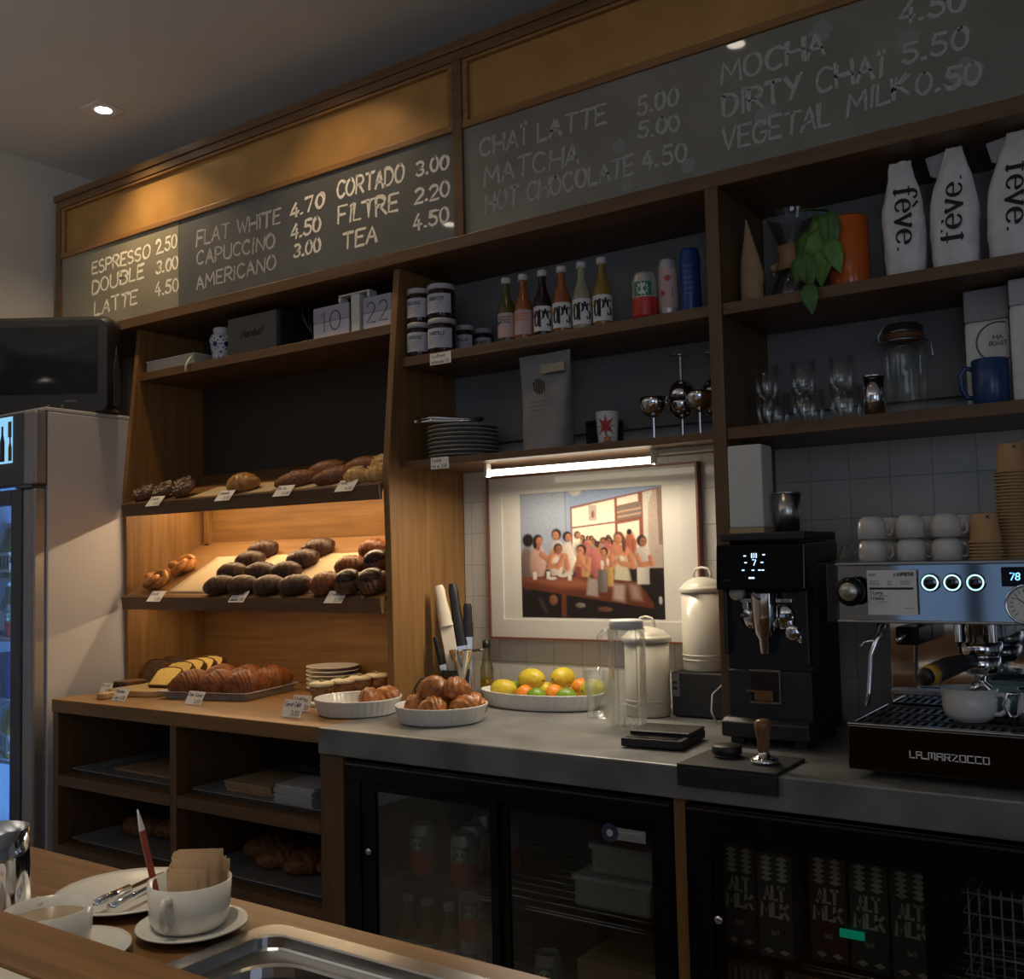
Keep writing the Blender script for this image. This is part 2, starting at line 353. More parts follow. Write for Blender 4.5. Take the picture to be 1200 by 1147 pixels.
def write(mb, s, mp, h, w, width=None, gap=1.7, calli=None, rnd=None, center=False, slant=0.0, wob=0.0):
    """letter s into mb; mp maps (u, v) metres to a point"""
    st, tw = text_strokes(s, gap, rnd, wob); sy = h / 10.0; sx = (width / tw) if width else sy
    off = -tw * sx / 2 if center else 0
    for k in st:
        jx = rnd.uniform(-.25, .25) * sx if rnd else 0; jy = rnd.uniform(-.3, .3) * sy if rnd else 0
        pts = [(a * sx + off + jx + slant * b * sy, b * sy + jy) for a, b in k]
        vs, fs = ribbon(pts, w, calli, rnd)
        if fs: mb.add([mp(u, v) for u, v in vs], fs)
def scribble(mb, mp, u0, u1, v, h, w, rnd):
    n = max(4, int((u1-u0) / (h * 0.55))); pts = []
    for i in range(n + 1): pts.append((u0 + (u1-u0) * i / n, v + h * (0.9 if i % 2 else 0.05) * rnd.uniform(0.6, 1.1)))
    vs, fs = ribbon(pts, w, None, None); mb.add([mp(a, b) for a, b in vs], fs)
def onY(x0, y, z0): return lambda u, v: (x0 + u, y, z0 + v)
def onCyl(r, z0, a0=-90.0): return lambda u, v: (r * math.cos(R(a0) + u / r), r * math.sin(R(a0) + u / r), z0 + v)
rnd = random.Random(7)
# ---------------------------------------------------------------- room shell
XL = -3.757
m_ceil = mat('ceiling_paint', (0.56, 0.56, 0.56), 0.9, 0, 0.04, 2.0)
m_wall = mat('wall_paint', (0.54, 0.53, 0.51), 0.9, 0, 0.04, 2.0)
m_floor = mat('floor_tile', (0.16, 0.14, 0.12), 0.5, 0, 0.2, 3.0)
struct(MB().box(-3.9, 3.2, -6.2, 0.12, -0.06, -0.0005), 'floor', m_floor)
struct(MB().box(-3.9, 3.2, -6.2, 0.12, 2.95, 3.03), 'ceiling', m_ceil)
struct(MB().box(XL - 0.1, XL, -6.2, 0.12, 0, 2.95), 'wall_left', m_wall)
struct(MB().box(XL, 3.2, 0.0, 0.12, 0, 2.95), 'wall_back', m_wall)
struct(MB().box(3.1, 3.2, -6.1, -4.5, 0, 2.95).box(3.1, 3.2, -2.9, 0, 0, 2.95).box(3.1, 3.2, -4.5, -2.9, 2.6, 2.95), 'wall_right', m_wall)
struct(MB().box(-3.757, -1.8, -6.1, -6.0, 0, 2.95).box(-.25, 3.2, -6.1, -6.0, 0, 2.95).box(-1.8, -.25, -6.1, -6.0, 0, .45).box(-1.8, -.25, -6.1, -6.0, 2.62, 2.95), 'wall_front', m_wall)
m_sky = mat('window_daylight_glow', (.1, .1, .1), .3, emit=(.36, .60, 1.0), es=0.30)
m_bar = mat('window_bar', (.05, .05, .055), .5)
struct(MB().box(-1.8, -.25, -6.09, -6.07, .45, 2.62), 'window_1', m_sky); struct(MB().box(3.17, 3.19, -4.5, -2.9, 0.05, 2.6), 'window_2', m_sky); struct(MB().box(.5, 2.6, -5.9995, -5.99, .85, 2.62), 'window_3', m_sky)  # last one is a glowing panel added on solid wall for the area light
struct(MB().box(-1.34, -1.24, -6.06, -5.99, .45, 2.62).box(-.82, -.72, -6.06, -5.99, .45, 2.62).box(-1.8, -1.34, -6.06, -5.99, 1.46, 1.52).box(-1.24, -.82, -6.06, -5.99, 1.46, 1.52).box(-.72, -.25, -6.06, -5.99, 1.46, 1.52), 'trim_1', m_bar)
m_tile = tile_mat('cream_wall_tile', (0.56, 0.54, 0.50), (0.40, 0.38, 0.35))
struct(MB().box(-1.958, 0.7, -0.012, -0.0005, 0.9, 1.665), 'wall_tiling', m_tile)

# ceiling downlights
lamp_em = mat('lamp_glow', (1, 1, 1), 0.5, emit=(1.0, 0.90, 0.74), es=14)
for x, y, lb in ((-3.13, -.53, 'square recessed downlight in the ceiling above the left end of the sign'), (-2.92, -1.86, 'recessed ceiling downlight over the aisle by the display fridge'), (-1.14, -1.06, 'recessed ceiling downlight above the coffee machines')):
    d = thing('ceiling_downlight', lb, 'light', (x, y, 2.95), 0, 'ceiling downlights')
    MB().box(-.055, .055, -.055, .055, -.004, 0).build('trim_plate', m_ceil, d, bev=.002)
    MB().lathe([(0.0, -.0055), (.026, -.0055), (.028, -.0045)], 24).build('lamp', lamp_em, d)

# ---------------------------------------------------------------- menu sign
sg = thing('menu_sign', 'long oak framed menu sign with chalk price boards above the shelves', 'sign', (-1.8, -0.345, 2.215))
def L(mb, o): # world coords -> local of thing at o.location
    return mb.xf(Matrix.Translation(-Vector(o.location)))
XR = 0.22
def frame(mb):
    L(mb, sg)
    mb.box(-3.73, XR, -.345, -.02, 2.215, 2.2525)           # bottom rail and shelf
    mb.box(-3.73, XR, -.345, -.02, 2.7675, 2.795)           # head
    mb.box(-3.735, XR, -.352, -.02, 2.795, 2.822)           # cornice
    mb.box(-3.73, -3.70, -.345, -.02, 2.2525, 2.7675)
    mb.box(-1.722, -1.688, -.345, -.30, 2.2525, 2.7675)
    mb.box(-3.70, XR, -.31, -.30, 2.2525, 2.7675)
    return mb
frame(MB()).build('frame', walX, sg, bev=.002)
def moulding(mb):
    L(mb, sg)
    for a, b in ((-3.70, -1.722), (-1.688, XR)):
        mb.box(a, b, -.343, -.31, 2.563, 2.584); mb.box(a, b, -.340, -.31, 2.757, 2.7675)
        mb.box(a, a + .018, -.340, -.31, 2.584, 2.757); mb.box(b - .018, b, -.340, -.31, 2.584, 2.757)
    return mb
moulding(MB()).build('moulding', oakX, sg, bev=.003)
for a, b in ((-3.682, -1.74), (-1.67, XR - .018)):
    q = L(MB(), sg).box(a, b, -.325, -.31, 2.584, 2.757).build('upper_panel', brass, sg); q['label'] = 'satin golden panel above the boards'
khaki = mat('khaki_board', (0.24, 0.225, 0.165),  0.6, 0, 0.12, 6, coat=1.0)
slate = mat('slate_board', (0.085, 0.092, 0.096),  0.6, 0, 0.15, 6, coat=1.0)
grey_bd = mat('greyed_board', (0.20, 0.192, 0.160),  0.6, 0, 0.15, 5, coat=1.0)
chalk0 = mat('cream_chalk', (0.80, 0.78, 0.68), 0.9, 0, 0.15, 200); chalk1 = mat('grey_chalk', (0.46, 0.46, 0.46), 0.9, 0, 0.3, 200)
chalk2 = mat('white_chalk', (0.86, 0.84, 0.78), 0.9, 0, 0.15, 200); chalk3 = mat('faded_chalk', (0.42, 0.42, 0.41), 0.9, 0, 0.3, 200)
BD = []
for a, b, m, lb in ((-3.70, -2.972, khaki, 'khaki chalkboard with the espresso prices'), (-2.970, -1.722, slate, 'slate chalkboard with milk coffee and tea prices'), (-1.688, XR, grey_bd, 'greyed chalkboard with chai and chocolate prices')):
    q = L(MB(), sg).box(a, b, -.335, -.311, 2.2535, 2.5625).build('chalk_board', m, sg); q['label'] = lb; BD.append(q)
MENU = [("ESPRESSO",-3.496,2.466,-3.137,2.465,0.047,0),("2.50",-3.099,2.469,-2.981,2.472,0.048,0),("DOUBLE",-3.496,2.386,-3.175,2.396,0.050,0),("3.00",-3.100,2.395,-2.978,2.393,0.044,0),("LATTE",-3.481,2.300,-3.214,2.306,0.050,0),("4.50",-3.107,2.317,-2.976,2.312,0.047,0),
 ("FLAT WHiTE",-2.871,2.456,-2.449,2.449,0.049,1),("CAPUCCiNO",-2.871,2.387,-2.476,2.371,0.046,1),("AMERiCANO",-2.872,2.299,-2.471,2.299,0.046,1),("4.70",-2.399,2.455,-2.248,2.459,0.045,2),("4.50",-2.400,2.382,-2.264,2.385,0.045,2),("3.00",-2.385,2.319,-2.267,2.319,0.042,2),
 ("CORTADO",-2.190,2.472,-1.916,2.464,0.052,2),("FiLTRE",-2.185,2.389,-1.943,2.381,0.052,2),("TEA",-2.169,2.304,-2.026,2.304,0.049,2),("3.00",-1.866,2.468,-1.746,2.462,0.041,2),("2.20",-1.876,2.385,-1.744,2.381,0.044,2),("4.50",-1.881,2.306,-1.749,2.304,0.044,2),
 ("CHAÏ LATTE",-1.632,2.469,-1.224,2.459,0.049,3),("MATCHA",-1.618,2.382,-1.311,2.373,0.051,3),("HOT CHOCOLATE",-1.616,2.303,-1.150,2.303,0.049,3),("5.00",-1.131,2.452,-1.021,2.452,0.044,3),("5.00",-1.133,2.392,-1.018,2.383,0.040,3),("4.50",-1.125,2.308,-1.003,2.302,0.046,3),
 ("MOCHA",-0.905,2.468,-0.654,2.466,0.051,3),("4.50",-0.490,2.482,-0.358,2.467,0.046,3),("DiRTY CHAÏ",-0.903,2.387,-0.527,2.376,0.053,3),("5.50",-0.486,2.392,-0.354,2.388,0.044,3),("VEGETAL",-0.907,2.303,-0.649,2.298,0.052,3),("MiLK",-0.609,2.307,-0.477,2.319,0.047,3),("0.50",-0.461,2.314,-0.332,2.307,0.045,3)]
CH = {0: (0, chalk0, .0075), 1: (1, chalk1, .0065), 2: (1, chalk2, .0085), 3: (2, chalk3, .0072)}
for s, x0, z0, x1, z1, h, k in MENU:
    bi, m, w = CH[k]; sl = (z1 - z0) / (x1 - x0); mb = L(MB(), sg)
    for rep in range(2):
        jx, jz = rnd.uniform(-.0012, .0012), rnd.uniform(-.0012, .0012)
        write(mb, s, lambda u, v: (x0 + u + jx, -.3354 - rep * .0002, z0 + v + u * sl + jz), h, w * (1, .6)[rep], x1 - x0, rnd=rnd, slant=.06, wob=.6)
    mb.build('chalk_lettering', m, BD[bi])
# wiped smudges on the right board
for x, z, r in ((-1.19, 2.385, .022), (-1.0, 2.29, .022), (-.80, 2.36, .03), (-.66, 2.52, .03), (-.47, 2.44, .028), (-.36, 2.335, .035), (-1.17, 2.275, .016)):
    mb = L(MB(), sg)
    mb.add([(x + r * math.cos(a) * rnd.uniform(.6, 1.1), -.3352, z + r * 1.0 * math.sin(a) * rnd.uniform(.6, 1.1)) for a in [i * .45 for i in range(14)]], [tuple(range(14))])
    mb.build('wiped_smudge', mat('smudge', (0.255, 0.255, 0.25), 0.5), BD[2])

# ---------------------------------------------------------------- wall shelving (centre and right bays)
sh = thing('shelf_unit', 'dark oak open shelving with grey back over the tiled wall', 'shelves', (-0.95, -0.02, 0.9))
def P(name, m, *boxes, par=sh, bev=.0015, rel=None):
    mb = L(MB(), rel or sh)
    for b in boxes: mb.box(*b)
    return mb.build(name, m, par, bev=bev)
P('post', walZ, (-.955, -.921, -.345, -.0125, .9005, 2.2145))
P('side_panel', walZ, (.19, .22, -.345, -.0125, 1.59, 2.2145))
P('shelf_board', walX, (-1.9595, -.956, -.310, -.046, 1.910, 1.938))
P('shelf_board', walX, (-1.9595, -.956, -.315, -.0125, 1.606, 1.625))
P('shelf_board', walX, (-.920, .189, -.340, -.046, 1.901, 1.929))
P('shelf_board', walX, (-.920, .189, -.340, -.0125, 1.600, 1.628))
backp = mat('grey_back_panel', (0.19, 0.195, 0.20), 0.6, 0, 0.05, 3)
P('back_panel', backp, (-1.9595, -.956, -.045, -.0125, 1.690, 2.2145), (-.920, .189, -.045, -.0125, 1.690, 2.2145))

# ---------------------------------------------------------------- pastry display cabinet
pc = thing('pastry_cabinet', 'oak pastry display cabinet with two sloping shelves and warm strip lights', 'cabinet', (-2.6, -0.02, 0.9))
def raked(x0, x1):
    poly = [(-.001, .9005), (-.36, .9005), (-.366, 1.40), (-.372, 1.60), (-.308, 2.2145), (-.001, 2.2145)]
    return L(MB(), pc).prism(poly, x0, x1, 'YZ')
raked(-3.252, -3.232).build('side_panel', oakZ, pc, bev=.002)
raked(-1.985, -1.961).build('side_panel', oakZ, pc, bev=.002)
P('back_panel', oakX, (-3.231, -1.986, -.022, -.001, .9005, 1.66), par=pc, rel=pc)
P('upper_back_panel', mat('dark_back_board', (0.045, 0.034, 0.026), 0.7), (-3.231, -1.986, -.022, -.001, 1.6605, 2.2145), par=pc, rel=pc)
P('top_shelf', walX, (-3.231, -1.986, -.312, -.023, 2.018, 2.048), par=pc, rel=pc)
P('cable_trunking', oakZ, (-3.205, -3.178, -.045, -.023, 1.41, 1.595), par=pc, rel=pc)
def S1(y): return 1.560 + .35 * (y + .37)
def S2(y): return 1.226 + .55 * (y + .37)
for Sf, zl in ((S1, 1.512), (S2, 1.177)):
    mb = L(MB(), pc).prism([(-.372, Sf(-.372)), (-.024, Sf(-.024)), (-.024, Sf(-.024) - .018), (-.372, Sf(-.372) - .018)], -3.231, -1.986, 'YZ')
    tb = mb.build('tilted_board', oakX, pc)
    lb = L(MB(), pc).prism([(-.3725, zl), (-.3725, Sf(-.372) - .001), (-.378, Sf(-.372) + .003), (-.390, Sf(-.372) - .004), (-.384, zl)], -3.2305, -1.9865, 'YZ').build('front_lip', walX, tb)
    lb['label'] = 'dark lip along the front edge'
led_em = mat('strip_glow', (1, 1, 1), 0.5, emit=(1.0, 0.74, 0.42), es=5)
mb = L(MB(), pc); mb.box(-3.2, -2.02, -.157, -.143, S1(-.15) - .027, S1(-.15) - .020); mb.build('light_strip', led_em, pc)
mb = L(MB(), pc); mb.box(-3.2, -2.02, -.30, -.288, S2(-.294) - .028, S2(-.294) - .021); mb.build('light_strip', led_em, pc)

# ---------------------------------------------------------------- wooden counter with bays
wc = thing('bakery_counter', 'dark oak counter with open bays of trays under the pastries', 'counter', (-2.55, -0.35, 0))
P('counter_top', oakX, (-3.166, -1.9305, -.695, -.001, .857, .900), par=wc, rel=wc, bev=.003)
P('side_panel', walZ, (-3.166, -3.135, -.690, -.001, .002, .8565), par=wc, rel=wc)
P('side_panel', walZ, (-1.9345, -1.852, -.690, -.30, .002, .829), par=wc, rel=wc)
P('divider', walZ, (-2.556, -2.526, -.690, -.001, .002, .8565), par=wc, rel=wc)
for a, b in ((-3.1345, -2.5565), (-2.5255, -1.935)):
    P('bay_shelf', walX, (a, b, -.690, -.012, .620, .655), par=wc, rel=wc)
    P('bay_shelf', walX, (a, b, -.690, -.012, .395, .430), par=wc, rel=wc)
P('back_panel', walX, (-3.1345, -1.935, -.011, -.001, .002, .8565), par=wc, rel=wc)
P('plinth', walX, (-3.1345, -1.935, -.690, -.672, .002, .395), par=wc, rel=wc)

tag(MB().box(-1.930, .62, -.702, -.001, .832, .900).build('zinc_worktop', zinc, bev=.004), 'long grey zinc worktop running under the coffee machines', 'worktop')
tag(MB().box(-.926, -.900, -.685, -.05, .002, .831).build('divider_panel', oakZ, bev=.001), 'narrow oak strip between the two black glass-door fridges', 'panel')

# ---------------------------------------------------------------- bar in the foreground
br = thing('service_bar', 'oak service bar with a raised ledge in the near foreground', 'bar', (-0.6, -1.95, 0))
SX0, SX1, SY0, SY1 = -.925, -.30, -2.06, -1.772
P('bar_top', barX, (-1.75, SX0, -2.15, -1.718, .862, .900), (SX0, .5, SY1, -1.718, .862, .900), (SX0, .5, -2.15, SY0, .862, .900), (SX1, .5, SY0, SY1, .862, .900), par=br, rel=br, bev=.0)
P('front_panel', walX, (-1.74, .49, -2.13, -2.10, .002, .861), (-1.74, .49, -1.76, -1.74, .002, .861), par=br, rel=br)
P('raised_ledge', barX, (-1.75, .5, -2.178, -2.112, .9005, 1.030), par=br, rel=br, bev=.003)
tag(MB().box(-1.75, .5, -2.55, -2.1785, .995, 1.028).build('customer_ledge', mat('cream_stone', (0.62, 0.58, 0.50), 0.4, 0, 0.1, 6), bev=.003), 'cream stone customer ledge at the very bottom left corner', 'ledge')
P('ledge_support', walX, (-1.74, .49, -2.30, -2.18, .002, .994), par=br, rel=br)
# ---------------------------------------------------------------- tall display fridge
fgrey = mat('fridge_side_metal', (0.60, 0.595, 0.63), 0.42, 0.15, 0.02, 3)
fdark = mat('fridge_frame_dark', (0.10, 0.10, 0.115), 0.4, 0.3)
fsil = mat('fridge_frame_silver', (0.42, 0.40, 0.39), 0.35, 0.6)
finn = mat('fridge_inner_white', (0.55, 0.62, 0.72), 0.5)
fr = thing('display_fridge', 'tall grey display fridge with blue lit glass door at the left edge', 'fridge', (-3.50, -0.36, 0))
def PF(name, m, *b, bev=.002, par=fr): return P(name, m, *b, par=par, rel=fr, bev=bev)
PF('side_panel', fgrey, (-3.276, -3.252, -.66, -.05, .02, 1.872), bev=.004)
PF('side_panel', fgrey, (-3.752, -3.728, -.66, -.05, .02, 1.872), bev=.004)
PF('top_panel', fgrey, (-3.752, -3.252, -.67, -.05, 1.8725, 1.886), bev=.003)
PF('inner_lining', finn, (-3.7275, -3.2765, -.075, -.05, .10, 1.872), (-3.7275, -3.7175, -.66, -.0755, .10, 1.872), (-3.2865, -3.2765, -.66, -.0755, .10, 1.872), (-3.717, -3.287, -.66, -.0755, 1.63, 1.66), bev=0)
PF('base', fdark, (-3.7275, -3.2765, -.65, -.05, .02, .0995))
hd = PF('light_header', fdark, (-3.752, -3.252, -.705, -.661, 1.618, 1.872), bev=.006)
sky = mat('header_glow', (0.2, 0.4, 0.6), 0.4, emit=(0.30, 0.66, 0.95), es=0.9)
PF('header_print', sky, (-3.72, -3.393, -.7075, -.7052, 1.70, 1.862), bev=0, par=hd)
mb = L(MB(), fr)
for x, h, k, w in ((-3.455, .125, 0, .03), (-3.405, .085, 1, .022), (-3.52, .13, 0, .028), (-3.60, .1, 1, .028)):
    mb.mat(k); mb.prism([(x - w/2, 1.707), (x + w/2, 1.707), (x + w/2, 1.707 + h*.55), (x + w*.22, 1.707 + h*.75), (x + w*.2, 1.707 + h), (x - w*.2, 1.707 + h), (x - w*.22, 1.707 + h*.75), (x - w/2, 1.707 + h*.55)], -.7082, -.7076, 'XZ')
mb.mat(2); mb.prism([(-3.418, 1.79), (-3.396, 1.79), (-3.396, 1.845), (-3.418, 1.845)], -.7082, -.7076, 'XZ')
mb.build('bottle_picture', [mat('print_dark', (.02, .02, .05), .5), mat('print_amber', (.16, .11, .07), .5), mat('print_grey', (.10, .13, .17), .5)], hd)
dr = PF('door', fdark, (-3.39, -3.325, -.712, -.664, .16, 1.605), (-3.752, -3.69, -.712, -.664, .16, 1.605), (-3.69, -3.39, -.712, -.664, 1.555, 1.605), (-3.69, -3.39, -.712, -.664, .16, .24), bev=.003)
PF('door_edge', fsil, (-3.3248, -3.256, -.708, -.664, .16, 1.605), bev=.008, par=dr)
PF('header_edge', fsil, (-3.322, -3.2515, -.7075, -.6605, 1.6175, 1.8725), bev=.008, par=hd)
PF('door_glass', pane, (-3.69, -3.39, -.695, -.690, .24, 1.555), bev=0, par=dr)
PF('hinge', darksteel, (-3.36, -3.262, -.714, -.66, 1.606, 1.617), bev=.002)
fz = (1.30, 1.085, .868, .655, .40)
for z in fz:
    PF('wire_shelf', finn, (-3.7165, -3.2875, -.645, -.09, z - .012, z), bev=0)
area('fridge_tube', (-3.33, -.63, .9), (0, R(90), R(-40)), 1.2, 9.0, (0.22, 0.48, 1.0), 0.04)
# fridge stock
def bottle_proto(name, label, cat, liquid, capm, labelm, h=.19, r=.026, group=None, text="OP'S", tm=None, fruit=None, tint=None):
    t = thing(name, label, cat, (0, 0, -5), 0, group)
    pr = [(0, .0), (r * .9, 0), (r, .006), (r, h * .50), (r * .93, h * .56), (r * .5, h * .72), (r * .40, h * .80), (r * .40, h * .93)]
    MB().lathe(pr, 20).build('glass_body', liquid, t)
    MB().lathe([(0, h), (r * .50, h), (r * .54, h - .003), (r * .54, h * .915), (r * .42, h * .91)], 16).build('cap', capm, t)
    lb = MB().lathe([(r + .0006, h * .10), (r + .0006, h * .46)], 24).build('label', labelm, t)
    if text:
        mb = MB(); write(mb, text, onCyl(r + .0012, h * .17, -62), h * .22, h * .030, r * 1.9, calli=(.25, 1.2), center=True); mb.build('lettering', tm or ink, lb)
    if fruit:
        mb = MB(); mp = onCyl(r + .0011, h * .34, -100)
        for q, (u, v, rr) in enumerate(((-.008, 0, .010),)): mb.add([mp(u + rr * math.cos(a), v + rr * math.sin(a)) for a in [k * .524 for k in range(12)]], [tuple(range(12))])
        mb.build('fruit_print', fruit, lb)
    return t
def can_proto(name, label, base, top, h=.115, r=.033, group=None, kind='palm'):
    t = thing(name, label, 'can', (0, 0, -5), 0, group)
    MB().lathe([(0, .004), (r * .72, .004), (r * .78, 0), (r * .95, .006), (r, .012), (r, h * .46)], 26).build('can_body', base, t)
    MB().lathe([(r, h * .46), (r, h * .86), (r * .82, h * .965), (r * .82, h), (r * .78, h), (r * .76, h - .004), (0, h - .004)], 26).build('can_top', top, t)
    if kind == 'palm':
        mb = MB(); mp = onCyl(r + .0006, h * .48, -75); mb.mat(0)
        n = 10
        for i in range(n):
            u0 = -.024 + .048 * i / n; u1 = -.024 + .048 * (i + 1) / n
            mb.add([mp(u0, 0), mp(u1, 0), mp(u1, h * .31), mp(u0, h * .31)], [(0, 1, 2, 3)])
        mp2 = onCyl(r + .0010, h * .48, -75); mb.mat(1)
        for k in range(11):
            a = k * 2 * math.pi / 11; l = .0185; w = .26
            mb.add([mp2(.0, h*.15), mp2(l * .7 * math.cos(a - w), h*.15 + l * .7 * math.sin(a - w)), mp2(l * math.cos(a), h*.15 + l * math.sin(a)), mp2(l * .7 * math.cos(a + w), h*.15 + l * .7 * math.sin(a + w))], [(0, 1, 2, 3)])
        mb.build('palm_print', [green, mat('can_white', (.75, .75, .72), .4)], t)
    return t
cansil = mat('can_silver', (0.52, 0.52, 0.52), 0.35, 0.5)
amber = glass('amber_juice', (0.42, 0.24, 0.05), .8, .05, .05, .6)
lj = mat('yellow_juice', (0.55, 0.42, 0.05), 0.12); gj = mat('green_bottle', (0.05, 0.14, 0.04), 0.12); oj = mat('amber_juice_solid', (0.26, 0.13, 0.025), 0.10)
wl = mat('white_label', (0.75, 0.74, 0.72), 0.6)
capw = mat('white_cap', (0.62, 0.62, 0.63), 0.4)
RB = R
for i, (z, spec) in enumerate(((1.30, 'a'), (1.085, 'b'), (.868, 'c'), (.655, 'd'))):
    for k, x in enumerate((-3.562, -3.622, -3.682)):
        pos = ('by the hinge', 'in the middle', 'far from the hinge')[k]
        if spec == 'a': o = bottle_proto('juice_bottle', 'white labelled juice bottle on the top shelf of the lit fridge, ' + pos, 'bottle', gj, capw, wl, .2, .028, 'juice bottles in the lit fridge')
        elif spec == 'b':
            if k == 0: o = can_proto('drink_can', 'red and white can on the second shelf of the lit fridge', red, cansil, .12)
            else: o = bottle_proto('green_bottle', 'green glass bottle on the second shelf of the lit fridge, ' + pos, 'bottle', gj, capw, wl, .2, .024, 'green bottles in the lit fridge', None)
        elif spec == 'c': o = can_proto('energy_can', 'tall blue can on the third shelf of the lit fridge, ' + pos, blue, blue, .155, .030, 'blue cans in the lit fridge', '')
        else: o = bottle_proto('lemonade_bottle', 'yellow lemonade bottle on the fourth shelf of the lit fridge, ' + pos, 'bottle', lj, capw, wl, .18, .027, 'yellow bottles in the lit fridge', 'MC')
        o.location = (x, -.60 + .02 * k, z + .0005)

# ---------------------------------------------------------------- television on the fridge
tv = thing('television', 'old black tube television standing on top of the grey fridge', 'television', (-3.475, -0.452, 1.8865), 34)
def rr(w, h, y, z0, cx=0, k=6, rad=.03):
    pts = []
    for (sx, sz, a0) in ((1, 0, -90), (1, 1, 0), (-1, 1, 90), (-1, 0, 180)):
        for i in range(k + 1):
            a = R(a0 + 90 * i / k)
            pts.append((cx + sx * (w/2 - rad) + rad * math.cos(a), y, z0 + (rad if sz == 0 else h - rad) + rad * math.sin(a)))
    return pts
tvm = mat('tv_plastic', (0.022, 0.022, 0.026), 0.38)
MB().rings([rr(.42, .335, -.145, .004), rr(.44, .355, -.125, 0), rr(.44, .355, -.05, 0), rr(.38, .32, .05, .0, 0, 6, .06), rr(.28, .24, .16, .0, 0, 6, .06)]).build('casing', tvm, tv)
sc = MB()
nx, nz = 10, 8
vs = [((i / nx - .5) * .37 - .01, -.1475 - .012 * (1 - (2*i/nx - 1)**2) * (1 - (2*j/nz - 1)**2), .070 + .245 * j / nz) for j in range(nz + 1) for i in range(nx + 1)]
sc.add(vs, [(j*(nx+1)+i, j*(nx+1)+i+1, (j+1)*(nx+1)+i+1, (j+1)*(nx+1)+i) for j in range(nz) for i in range(nx)], True)
sc.build('screen', mat('tv_screen', (0.025, 0.028, 0.033), 0.10, spec=0.12), tv)
MB().box(.06, .10, -.1475, -.1455, .040, .047).build('badge', darksteel, tv)
sp = MB().prism([(.03, .03), (.10, .03), (.09, .14), (.055, .25), (.03, .16)], .0, .002, 'YZ')
g = sp.build('speaker_grille', mat('tv_grille', (0.075, 0.075, 0.075), 0.7), tv, (.2195, -.14, 0)); 
mbp = MB()
for x in (.02, .05, .08): mbp.lathe([(0, .0015), (.006, .0015), (.006, 0)], 12)
MB().xf(T(.0, -.1455, .025, rx=90)).lathe([(0, .004), (.006, .004), (.006, 0)], 12).build('button', darksteel, tv)
MB().xf(T(.05, -.1455, .025, rx=90)).lathe([(0, .004), (.006, .004), (.006, 0)], 12).build('button', darksteel, tv)

# ---------------------------------------------------------------- two black back-bar fridges
def backbar(label, x0, x1, split, sw):
    f = thing('bottle_cooler', label, 'fridge', ((x0 + x1) / 2, -.35, 0), group=None)
    def Q(name, m, *b, bev=.0015, par=f): return P(name, m, *b, par=par, rel=f, bev=bev)
    Q('cabinet_body', blackm, (x0, x0 + .02, -.655, -.05, .02, .815), (x1 - .02, x1, -.655, -.05, .02, .815), (x0 + .02, x1 - .02, -.655, -.05, .02, .10), (x0 + .02, x1 - .02, -.655, -.05, .795, .815), bev=0)
    Q('inner_lining', mat('cooler_lining', (0.12, 0.12, 0.115), 0.5, 0.3), (x0 + .021, x1 - .021, -.075, -.05, .101, .794), bev=0)
    Q('front_frame', blackg, (x0, x1, -.690, -.656, .772, .822), (x0, x0 + .055, -.690, -.656, .02, .772), (x1 - .035, x1, -.690, -.656, .02, .772), (x0 + .055, x1 - .035, -.690, -.656, .02, .11))
    Q('track', darksteel, (x0 + .004, x1 - .004, -.6935, -.6905, .812, .8165), bev=0)
    ds = []
    for k, (a, b, y) in enumerate(((x0 + .056, split + .012, -.685), (split - .012, x1 - .036, -.672))):
        d = Q('sliding_door', blackg, (a, a + sw, y, y + .011, .112, .771), (b - .022, b, y, y + .011, .112, .771), (a + sw, b - .022, y, y + .011, .752, .771), (a + sw, b - .022, y, y + .011, .112, .15), bev=.001)
        Q('door_glass', pane, (a + sw, b - .022, y + .004, y + .007, .15, .752), bev=0, par=d); ds.append((a, b, y, d))
    lk = L(MB(), f).xf(Matrix.Translation(-Vector(f.location)) @ T(x0 + .056 + sw / 2, -.686, .60, rx=90)).lathe([(0, .004), (.008, .004), (.009, 0)], 14).build('lock', chrome, ds[0][3])
    for z in (.525, .27):
        mb = L(MB(), f)
        for i in range(12): y = -.63 + i * .045; mb.tube([(x0 + .022, y, z), (x1 - .022, y, z)], .0022, 5)
        mb.tube([(x0 + .022, -.632, z - .006), (x1 - .022, -.632, z - .006)], .003, 6); mb.build('wire_shelf', steel, f)
    return f, ds, Q
f1, d1, Q1 = backbar('black two-door bottle cooler left of the narrow oak strip', -1.850, -.928, -1.385, .045)
f2, d2, Q2 = backbar('black two-door cooler full of milk cartons under the espresso machine', -.898, .10, -.432, .016)
st = Q1('sticker', mat('sticker_grey', (.30, .30, .30), .6), (-1.075, -.998, -.6735, -.6725, .722, .748), bev=0, par=d1[1][3])
mb = L(MB(), f1); mb.prism([(-1.083 + .021 * math.cos(k * .6), .735 + .021 * math.sin(k * .6)) for k in range(10)], -.6745, -.674, 'XZ'); mb.build('round_logo', mat('logo_blue', (.05, .05, .12), .5), d1[1][3])
mb = L(MB(), f1); mb.prism([(-1.083 + .008 * math.cos(k * .8), .735 + .008 * math.sin(k * .8)) for k in range(8)], -.6752, -.6748, 'XZ'); scribble(mb, lambda u, v: (-1.060 + u, -.6740, .738 + v), 0, .055, 0, .006, .0015, rnd); mb.build('logo_print', wl, d1[1][3])
c0 = can_proto('drink_can', 'red and white palm can at the front left of the cooler shelf', red, cansil, .122, .033, 'palm cans in the cooler'); c0.location = (-1.70, -.56, .529)
dup(c0, (-1.585, -.50, .529), 20, 'red and white palm can standing behind the front pair in the cooler')
